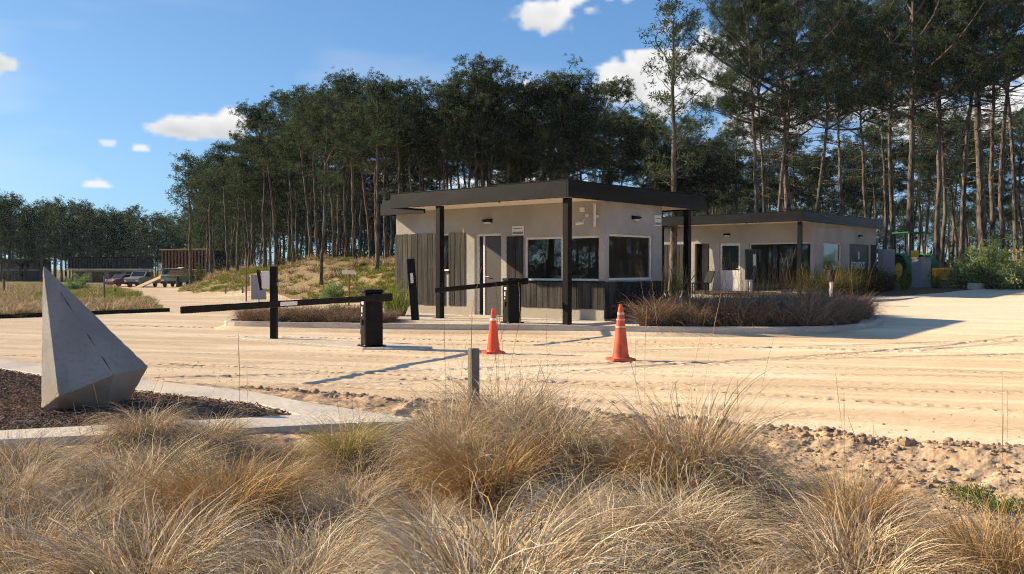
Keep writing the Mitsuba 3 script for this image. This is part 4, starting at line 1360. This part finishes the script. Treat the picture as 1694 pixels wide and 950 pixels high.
for gx in np.arange(-6.6, -3.0, .5):
    for dy in (.55, 1.1, 1.7):
        x = gx + rng.uniform(-.15, .15)
        y = np.interp(x, [-6.9, -5.6, -2.76], [21.9, 21.4, 20.75]) + dy + rng.uniform(-.12, .12)
        if not contains_xy(kp.buffer(-.3), x, y):
            continue
        inst('bed_tussock', bts[rng.integers(4)], pose(x, y, .15, rng.uniform(.55, .8), rng.uniform(0, 6.28)), 'small brown tussock in the kerbed bed left of the guardhouse', 'grass tussock', 'brown tussocks in the bed left of the guardhouse')
# fresh green strap leaved plants
GREEN = np.array([[.12, .18, .035], [.20, .24, .05], [.09, .14, .03], [.28, .28, .07]])
for k in range(2):
    v, f, c = blades(150, np.random.default_rng(300 + k), .95, .5, .022, .14, GREEN, (.2, 1.2), 5, 0, (0, 0), .12)
    group_of(f'strap_plant_kind_{k}', {'leaves': mikit.ply(trimesh.Trimesh(v, f, process=False), 'vertex_leaf', color=c)})
for px, d, s, lb in [(648, 24.5, .95, 'green strap leaved plant at the left corner of the guardhouse'), (662, 24.0, .8, 'yellowish strap leaved plant beside the leaning intercom pillar'), (560, 22.6, .55, 'low green strap leaved plant among brown tussocks left of the guardhouse'),
                     (1108, 24.4, 1.25, 'tall green strap leaved plant at the shaded right corner of the guardhouse'), (1497, 39.5, .8, 'yellow green clump just left of the grey meter pillar'), (1548, 40.5, .85, 'dark green clump just right of the grey meter pillar'),
                     (1612, 41.5, 1.3, 'yellow green clump in front of the feathery shrub')]:
    x = (px - 847) / FPX * d
    inst('strap_plant', f'strap_plant_kind_{rng.integers(2)}', pose(x, d, max(Gz(x, d), .15) if d < 30 else Gz(x, d) - .02, s, rng.uniform(0, 6.28)), lb, 'plant')
# dark planting before the office
DARKG = np.array([[.05, .08, .025], [.035, .06, .02], [.08, .10, .03], [.16, .10, .05]])
for k in range(2):
    v, f, c = blades(420, np.random.default_rng(320 + k), .9, 1.0, .018, .28, DARKG, (.3, 1.6), 5, 0, (0, 0), .25)
    group_of(f'dark_plant_kind_{k}', {'leaves': mikit.ply(trimesh.Trimesh(v, f, process=False), 'vertex_leaf', color=c)})
for i in range(16):
    u = (i + .5) / 16
    px = 1352 + 108 * u
    d = 31.2 + 7.5 * u + rng.uniform(-.3, .8)
    x = (px - 847) / FPX * d
    inst('dark_plant', f'dark_plant_kind_{rng.integers(2)}', pose(x, d, .4, rng.uniform(.85, 1.25), rng.uniform(0, 6.28)), 'dark green leafy plant in the shaded bed below the office sign', 'plant', 'dark plants in the bed beside the office')

# meadow and bank grass, and green weeds
for nm, cols, hh in (('straw', np.vstack([STRAW * .8, OCHRE * .7]), .45), ('green', np.array([[.16, .20, .04], [.22, .24, .06], [.28, .26, .09], [.12, .16, .035]]), .26)):
    for k in range(2):
        v, f, c = blades(110, np.random.default_rng(400 + k), hh, 1.3, .03, .35, cols, (.5, 1.8), 3, 0, (0, 0), .35)
        group_of(f'meadow_{nm}_{k}', {'tuft': mikit.ply(trimesh.Trimesh(v, f, process=False), 'vertex_leaf', color=c)})
cnt = {'straw': 0, 'green': 0}
while sum(cnt.values()) < 3200:
    d = 26 * (110 / 26) ** rng.random()
    px = rng.uniform(-40, 700)
    x = (px - 847) / FPX * d
    sdv = float(sd_road(np.array([x]), np.array([d]))[0])
    hs = hill_s(x, d)
    if sdv > -.25 or x > -3.5 or hs > 16:
        continue
    nn = float(meshkit.fbm(np.array([[x * .13, d * .13, 0]]), 3, 50)[0])
    mound = math.exp(-(((x + 12.5) / 5.5) ** 2 + ((d - 52) / 7) ** 2))
    kind = 'green' if nn + .08 * rng.normal() > (.46 if hs < 0 else .41) else 'straw'
    if mound > .55 and rng.random() < .5:
        continue
    cnt[kind] += 1
    inst(None, f'meadow_{kind}_{rng.integers(2)}', pose(x, d, Gz(x, d) - .03, rng.uniform(.35, .8) * (1 + d / 160), rng.uniform(0, 6.28)), fixed=f'meadow_grass__{cnt[kind]:04d}' if kind == 'straw' else f'green_grass__{cnt[kind]:04d}')
labels['meadow_grass'] = {'label': 'dry straw coloured grass on the meadow and the bank left of the guardhouse', 'kind': 'stuff'}
labels['green_grass'] = {'label': 'short green grass on the meadow and the bank left of the guardhouse', 'kind': 'stuff'}


def leaves(centers, k, rng, r, lw, ll, cols, up=.3, flat=1.0):
    """k leaf triangles round each centre"""
    n = len(centers)
    d = rng.normal(0, 1, (n, k, 3))
    d[..., 2] += up
    d /= np.linalg.norm(d, axis=-1, keepdims=True)
    root = centers[:, None] + d * rng.uniform(0, r, (n, k, 1)) * .45
    tip = root + d * ll * rng.uniform(.6, 1.2, (n, k, 1))
    sd = np.cross(d, rng.normal(0, 1, (n, k, 3)))
    sd /= np.linalg.norm(sd, axis=-1, keepdims=True) + 1e-9
    mid = root * .45 + tip * .55
    v = np.stack([root, mid + sd * lw / 2, tip, mid - sd * lw / 2], 2).reshape(-1, 3)
    i0 = np.arange(n * k) * 4
    f = np.vstack([np.stack([i0, i0 + 1, i0 + 2], 1), np.stack([i0, i0 + 2, i0 + 3], 1)])
    c = cols[rng.integers(0, len(cols), n)] * rng.uniform(.65, 1.4, (n, 1))
    c = np.repeat(c, k, 0) * rng.uniform(.85, 1.15, (n * k, 1))
    return v, f, np.repeat(c, 4, 0)


# green weeds on the bank, right
v, f, c = leaves(np.c_[rng.normal(0, .20, 110), rng.normal(0, .14, 110), rng.uniform(.02, .13, 110)], 6, rng, .05, .018, .07, np.array([[.10, .17, .035], [.14, .20, .05]]), .5)
for px, d, s in ((1600, 6.2, .42), (1645, 5.95, .5)):
    x = (px - 847) / FPX * d
    kk = numbered('weeds')
    labels[kk] = {'label': 'low bright green weeds on the sandy bank at the right edge', 'kind': 'stuff'}
    vv_ = v @ np.diag([s, s, s]) + [x, d, Gz(x, d)]
    scene[kk] = mikit.ply(trimesh.Trimesh(vv_, f, process=False), 'vertex_leaf', color=c)

# feathery shrubs
for k in range(2):
    r2 = np.random.default_rng(500 + k)
    cen, tubes = [], []
    for i in range(26):
        az, el = r2.uniform(0, 6.28), r2.uniform(.35, 1.4)
        L = r2.uniform(1.2, 2.3)
        dirv = np.array([math.cos(az) * math.cos(el), math.sin(az) * math.cos(el), math.sin(el)])
        p = [dirv * L * t + np.array([0, 0, -.35 * t * t * L * math.cos(el)]) + r2.normal(0, .03, 3) for t in np.linspace(0, 1, 5)]
        tubes.append(tube(p, np.linspace(.025, .006, 5), 4))
        for t in np.linspace(.35, 1.0, 12):
            b = np.array([np.interp(t, np.linspace(0, 1, 5), np.array(p)[:, j]) for j in range(3)])
            cen.append(b + r2.normal(0, .13, (3, 3)))
    cen = np.vstack(cen)
    v, f, c = leaves(cen, 10, r2, .18, .035, .17, np.array([[.20, .28, .11], [.25, .33, .15], [.15, .22, .08], [.28, .34, .17]]), .1)
    group_of(f'shrub_kind_{k}', {'stem': mikit.ply(cat(*tubes), 'bark'), 'foliage': mikit.ply(trimesh.Trimesh(v, f, process=False), 'vertex_leaf', color=c)})
for px, d, s, k, lb in [(1640, 40.0, 1.15, 0, 'large pale green feathery shrub by the road at the right'), (1683, 40.5, .9, 1, 'feathery green shrub cut by the right edge of the picture'), (1598, 46.0, .7, 1, 'smaller pale shrub behind the yellow green clump'),
                     (552, 42.5, .45, 1, 'small dark shrub on the grassy bank right of the notice board'), (130, 75, .75, 0, 'bare looking shrub in front of the slatted house')]:
    x = (px - 847) / FPX * d
    inst('shrub', f'shrub_kind_{k}', pose(x, d, Gz(x, d) - .05, s, rng.uniform(0, 6.28)), lb, 'shrub')


# ---------------------------------------------------------------- pines
NEEDLE = np.array([[.058, .088, .050], [.072, .102, .056], [.048, .074, .048], [.105, .130, .064], [.042, .064, .044]])


def pine(seed, h, cb, R, nl, twigs, tufts, k, ll, lw, r0, lean=.3, dead=16, fork=False, peak=.35, cr=.17, sides=7):
    r = np.random.default_rng(seed)
    z = np.linspace(0, h * .96, 13)
    la = r.uniform(0, 6.28)
    off = lean * (z / h) ** 1.5
    wob = np.cumsum(r.normal(0, .045, (13, 2)), 0) * (h / 12)
    tp = np.c_[off * math.cos(la) + wob[:, 0] - wob[0, 0], off * math.sin(la) + wob[:, 1] - wob[0, 1], z]
    tp[0, 2] = -.3
    rad = r0 * (1 - .82 * (z / h) ** 1.05)
    rad[0] *= 1.25
    parts = [tube(tp, rad, sides + 1)]

    def trunk(zz):
        return np.array([np.interp(zz, z, tp[:, 0]), np.interp(zz, z, tp[:, 1]), zz])
    cen = []
    limbs = [(trunk, f) for f in (np.arange(nl) + r.uniform(0, 1, nl)) / nl]
    az0 = r.uniform(0, 6.28)
    for i, (tk, f) in enumerate(limbs):
        z0 = h * (cb + (.965 - cb) * f)
        prof = max(.12, 1 - ((f - peak) / (1.02 - peak if f > peak else peak + .45)) ** 2) ** .55
        L = R * prof * r.uniform(.65, 1.18)
        az = az0 + i * 2.4 + r.normal(0, .35)
        el = np.interp(f, [0, .5, 1], [.12, .45, 1.15]) + r.normal(0, .14)
        base = tk(z0)
        t = np.linspace(0, 1, 6)
        hor = np.array([math.cos(az), math.sin(az), 0])
        curl = np.array([-math.sin(az), math.cos(az), 0]) * r.normal(0, .22)
        p = base + L * (t[:, None] * (hor * math.cos(el) + [0, 0, math.sin(el)]) + (t ** 2)[:, None] * np.array([0, 0, .22]) + (t ** 2)[:, None] * curl) + r.normal(0, .03, (6, 3)) * t[:, None]
        br = max(.012, .055 * L / 2.5)
        parts.append(tube(p, br * np.linspace(1, .25, 6), 4))
        for j in range(twigs):
            u = r.uniform(.38, 1.04) if j else 1.0
            q = np.array([np.interp(u, t, p[:, a_]) for a_ in range(3)])
            spread = .13 * R * (1.15 - .5 * u) + .12
            e = q + np.array([r.normal(0, spread), r.normal(0, spread), abs(r.normal(0, spread * .55)) + .04])
            if r.random() < .5:
                parts.append(tube([q, (q + e) / 2 + r.normal(0, .03, 3), e], [.014, .011, .006], 3))
            cen.append(e + r.normal(0, cr, (tufts, 3)) * [1, 1, .7])
    for i in range(dead):
        f = r.uniform(0, 1) ** .7
        z0 = h * (.22 + (cb - .16) * f) if cb > .3 else h * r.uniform(.1, .3)
        az, L = r.uniform(0, 6.28), r.uniform(.4, 1.7) * (.6 + .6 * f)
        b = trunk(z0)
        hor = np.array([math.cos(az), math.sin(az), r.uniform(-.25, .3)])
        p = b + np.linspace(0, 1, 4)[:, None] * hor * L + r.normal(0, .06, (4, 3)) * np.linspace(0, 1, 4)[:, None]
        parts.append(tube(p, np.linspace(.024, .007, 4), 3))
        if L > .8:
            e = p[2] + np.array([r.normal(0, .3), r.normal(0, .3), r.normal(.08, .2)])
            parts.append(tube([p[2], e], [.010, .005], 3))
    v, f, c = leaves(np.vstack(cen), k, r, ll * .4, lw, ll, NEEDLE, .45)
    return cat(*parts), (v, f, c)


def pine_group(key, *a, **kw):
    tk, (v, f, c) = pine(*a, **kw)
    group_of(key, {'trunk': mikit.ply(tk, 'bark', True), 'crown': mikit.ply(trimesh.Trimesh(v, f, process=False), 'vertex_leaf', color=c)})
    return key


KH = 12.0
wood = [pine_group(f'pine_kind_{i}', 600 + i, KH, [.60, .66, .55, .63, .68, .58, .64][i], [2.5, 2.2, 2.8, 2.4, 2.1, 2.7, 2.3][i], 17, 5, 15, 22, .17, .023, .13, [.5, 1.3, .3, .9, .6, 1.6, .2][i], 16, cr=.24) for i in range(7)]
slim = [pine_group('slim_pine_kind_0', 650, KH, .36, 1.55, 34, 5, 3, 10, .25, .042, .17, .2, 14, peak=.55), pine_group('slim_pine_kind_1', 651, KH, .66, 1.7, 20, 6, 4, 9, .26, .046, .15, .8, 14)]
big = [pine_group(f'big_pine_kind_{i}', 670 + i, 15.0, [.56, .50, .60, .53][i], [3.4, 3.8, 3.2, 3.6][i], 22, 6, 17, 21, .18, .022, [.14, .20, .125, .13][i], [.8, 1.2, .5, 1.6][i], 44, cr=.25, sides=9) for i in range(4)]
far = [pine_group(f'far_pine_kind_{i}', 690 + i, KH, [.30, .40, .24][i], [2.5, 2.9, 2.3][i], 24, 6, 4, 10, .33, .065, .17, .5, 4, cr=.3, sides=5) for i in range(3)]

rng = np.random.default_rng(2024)


def plant(kinds, px, d, top, label, group=None, base_h=KH, name='pine_tree', sxy=1.0):
    x = (px - 847) / FPX * d
    g = Gz(x, d)
    h = H - (top - 446) / FPX * d - g
    s = h / base_h * 1.0
    m = pose(x, d, g - .02, s * sxy if s > .55 else s, rng.uniform(0, 6.28), s)
    inst(name, kinds[rng.integers(len(kinds))] if isinstance(kinds, list) else kinds, m, label, 'pine tree', group)


TOP = np.array([[285, 320], [300, 275], [318, 262], [350, 258], [372, 245], [400, 240], [430, 200], [470, 182], [520, 155], [570, 150], [620, 140], [680, 150], [720, 160], [745, 155], [790, 128], [835, 150], [855, 200], [880, 165], [930, 135], [1000, 145], [1040, 160], [1070, 195], [1110, 235], [1160, 195], [1200, 215]], float)
DEP = np.array([[285, 92], [330, 84], [380, 74], [430, 66], [520, 55], [620, 49], [720, 48], [930, 48], [1050, 52], [1200, 58]], float)


def top_at(px):
    return np.interp(px, TOP[:, 0], TOP[:, 1])


def dep_at(px):
    return np.interp(px, DEP[:, 0], DEP[:, 1])


def zone(px):
    return ('above the grassy bank' if px < 480 else 'between the bank and the guardhouse' if px < 650 else 'over the left half of the guardhouse roof' if px < 900 else
            'over the right half of the guardhouse roof' if px < 1110 else 'over the left half of the office roof' if px < 1290 else 'over the right half of the office roof' if px < 1460 else 'right of the office')


WG = 'pines of the wood behind the guardhouse'
# the front row, read off the photograph
for px, dd, dt, lb in [(316, 0, 0, 'leftmost thin pine of the wood, leaning at its outer edge'), (348, 1, 2, 'second thin pine at the left end of the wood, forked low'), (376, 0, 0, 'thin straight pine near the left end of the wood'), (531, -7, 30, 'pine with its trunk standing forward on the sandy mound'),
                       (622, -4, 10, 'pine standing forward on the grassy bank left of the guardhouse'), (792, 0, 0, 'round crowned pine rising above the left part of the guardhouse roof'), (930, 0, 0, 'broad pine rising above the middle of the guardhouse roof')]:
    plant(wood[[0, 3, 1, 2, 4, 2, 0][['316', '348', '376', '531', '622', '792', '930'].index(str(px))]] if px > 400 else slim[1], px, dep_at(px) + dd, top_at(px) + dt, lb)
for px in np.arange(398, 1190, 22):
    q = px + rng.uniform(-8, 8)
    plant(wood, q, dep_at(q) + rng.uniform(0, 6), top_at(q) + (abs(rng.normal(0, 10)) if rng.random() < .55 else rng.uniform(22, 60)), f'tall bare trunked pine in the front rows, {zone(q)}', WG, sxy=rng.uniform(1.0, 1.3))
for px in np.arange(345, 1200, 15):
    q = px + rng.uniform(-7, 7)
    if 860 < q < 1190 and rng.random() < .35:
        continue
    plant(wood, q, dep_at(q) + rng.uniform(7, 20), top_at(q) + 32 + abs(rng.normal(0, 26)), f'dark pine deeper inside the wood, {zone(q)}', WG + ', inner rows', sxy=rng.uniform(1, 1.25))
wn = [0]


def wood_mass(name, kind, x, y, s, sxy=1.15):
    wn[0] += 1
    inst(None, kind, pose(x, y, Gz(x, y) - .02, s * sxy, rng.uniform(0, 6.28), s), fixed=f'{name}__{wn[0]:04d}')


def mass_at(name, px, d, top, sxy):
    x = (px - 847) / FPX * d
    wood_mass(name, far[rng.integers(3)], x, d, (H - (top - 446) / FPX * d - Gz(x, d)) / KH, sxy)


for px in np.r_[np.arange(330, 690, 6), np.arange(690, 1200, 11)]:
    q = px + rng.uniform(-7, 7)
    if 690 < q < 1130 and rng.random() < .8:
        continue
    mass_at('pine_wood', q, dep_at(q) + rng.uniform(22, 50), rng.uniform(268, 335), 1.0)
labels['pine_wood'] = {'label': 'low dense pines closing the back of the woods', 'kind': 'stuff'}

# right hand trees
plant(slim[0], 1112, 39, 14, 'slender pine with open tiers of branches standing alone above the guardhouse roof')
RG = 'big pines over the office'
for px, d, top, k, lb in [(1246, 39, 5, 0, 'big pine with curved low limb at the left of the right hand group'), (1262, 43, 30, 2, 'pine second from the left in the right hand group'), (1283, 40, -15, 3, 'pine with pale trunk near the left of the right hand group'), (1303, 41, -5, 1, 'forked pine above the middle of the office roof'),
                          (1345, 43, 0, 3, 'strongly leaning pine above the office roof'), (1388, 45, 30, 2, 'pine with slanting pale trunk right of the leaning one'), (1430, 46, 60, 0, 'pine rising behind the right end of the office roof'), (1462, 44, 70, 2, 'first of two slim trunks right of the office'),
                          (1474, 42, -40, 3, 'second of two slim trunks right of the office'), (1506, 40, -60, 1, 'straight pale trunked pine behind the tractor'), (1546, 39, -40, 0, 'pine between the tractor and the amber bucket'), (1560, 41, 0, 2, 'thin pine behind the amber bucket'), (1588, 38, -90, 3, 'leaning pine right of the amber bucket'),
                          (1627, 33.5, -150, 1, 'thickest pine, forked high, at the right of the picture'), (1645, 42, -60, 0, 'pine close behind the thickest trunk'), (1655, 38, -80, 2, 'straight pine right of the thickest trunk'), (1683, 37, -110, 3, 'last pine at the right edge of the picture')]:
    plant(big[k], px, d if px < 1440 else max(46.5 + .14 * (px - 1500) / 2, d + 9), top, lb, base_h=15.0)
for px in np.arange(1180, 1740, 17):
    q = px + rng.uniform(-7, 7)
    plant(wood, q, rng.uniform(58, 84), rng.uniform(190, 300), f'shaded pine in the wood behind, {zone(q)}', 'pines of the wood behind the office', sxy=1.15)
for px in np.arange(1180, 1740, 15):
    mass_at('pine_wood', px + rng.uniform(-7, 7), rng.uniform(84, 120), rng.uniform(305, 355), 1.15)
for i in range(70):
    x, y = rng.uniform(27, 58), rng.uniform(14, 42)
    if x > .56 * y + 4:
        wood_mass('pine_wood', (far + wood[:1])[rng.integers(4)], x, y, rng.uniform(.8, 1.1))
for i in range(60):
    wood_mass('pine_wood', (far + wood[:1])[rng.integers(4)], rng.uniform(-88, -52), rng.uniform(-6, 34), rng.uniform(.8, 1.1))
# far left wood
FTOP = np.array([[-40, 335], [0, 325], [60, 350], [95, 328], [130, 345], [180, 352], [220, 350], [260, 365], [300, 355], [350, 345], [420, 350]], float)
for i, px in enumerate(np.arange(-45, 420, 8.5)):
    q = px + rng.uniform(-4, 4)
    plant(far, q, rng.uniform(150, 172), np.interp(q, FTOP[:, 0], FTOP[:, 1]) - 6 + abs(rng.normal(0, 15)), f"dark pine of the far left wood, behind the {'grey glass house' if q < 70 else 'tip of the pyramid' if q < 112 else 'long slatted house' if q < 235 else 'parked trucks and pavilion' if q < 340 else 'bank'}", 'pines of the far wood at the left', sxy=1.1)
for i, px in enumerate(np.arange(-45, 420, 15)):
    q = px + rng.uniform(-5, 5)
    mass_at('pine_wood', q, rng.uniform(178, 215), np.interp(q, FTOP[:, 0], FTOP[:, 1]) + 16 + abs(rng.normal(0, 12)), 1.2)

# shaded undergrowth on the forest floor
r2 = np.random.default_rng(900)
cen = []
for i in range(150):
    px = r2.uniform(330, 1740)
    d = (dep_at(px) + r2.uniform(12, 60)) if px < 1200 else r2.uniform(50, 110)
    x = (px - 847) / FPX * d
    w = r2.uniform(.6, 1.8)
    cen.append(np.array([x, d, Gz(x, d)]) + r2.normal(0, 1, (40, 3)) * [w, w, .35 * w] + [0, 0, .5 * w])
for i in range(190):
    x, y = (r2.uniform(-90, -46), r2.uniform(-8, 36)) if i % 2 else (r2.uniform(25, 60), r2.uniform(13, 44))
    if i % 2 == 0 and x < .56 * y + 3:
        continue
    w = r2.uniform(.8, 2.0)
    cen.append(np.array([x, y, Gz(x, y)]) + r2.normal(0, 1, (40, 3)) * [w, w, .6 * w] + [0, 0, .9 * w])
v, f, c = leaves(np.vstack(cen), 7, r2, .3, .12, .3, np.array([[.045, .06, .025], [.06, .075, .03], [.08, .07, .04]]), .2)
structure('undergrowth', trimesh.Trimesh(v, f, process=False), 'vertex_leaf', color=c, kind='stuff', label='dark undergrowth between the trunks of the wood')

if HAZE:
    scene['air'] = {'type': 'homogeneous', 'albedo': {'type': 'rgb', 'value': [.62, .82, 1.0]}, 'sigma_t': HAZE}
    scene['haze'] = {'type': 'cube', 'to_world': T().translate([0, 0, 14]).scale([960, 1900, 16.5]), 'bsdf': {'type': 'null'}, 'interior': {'type': 'ref', 'id': 'air'}}
    scene['camera']['medium'] = {'type': 'ref', 'id': 'air'}
    labels['haze'] = {'kind': 'stuff'}
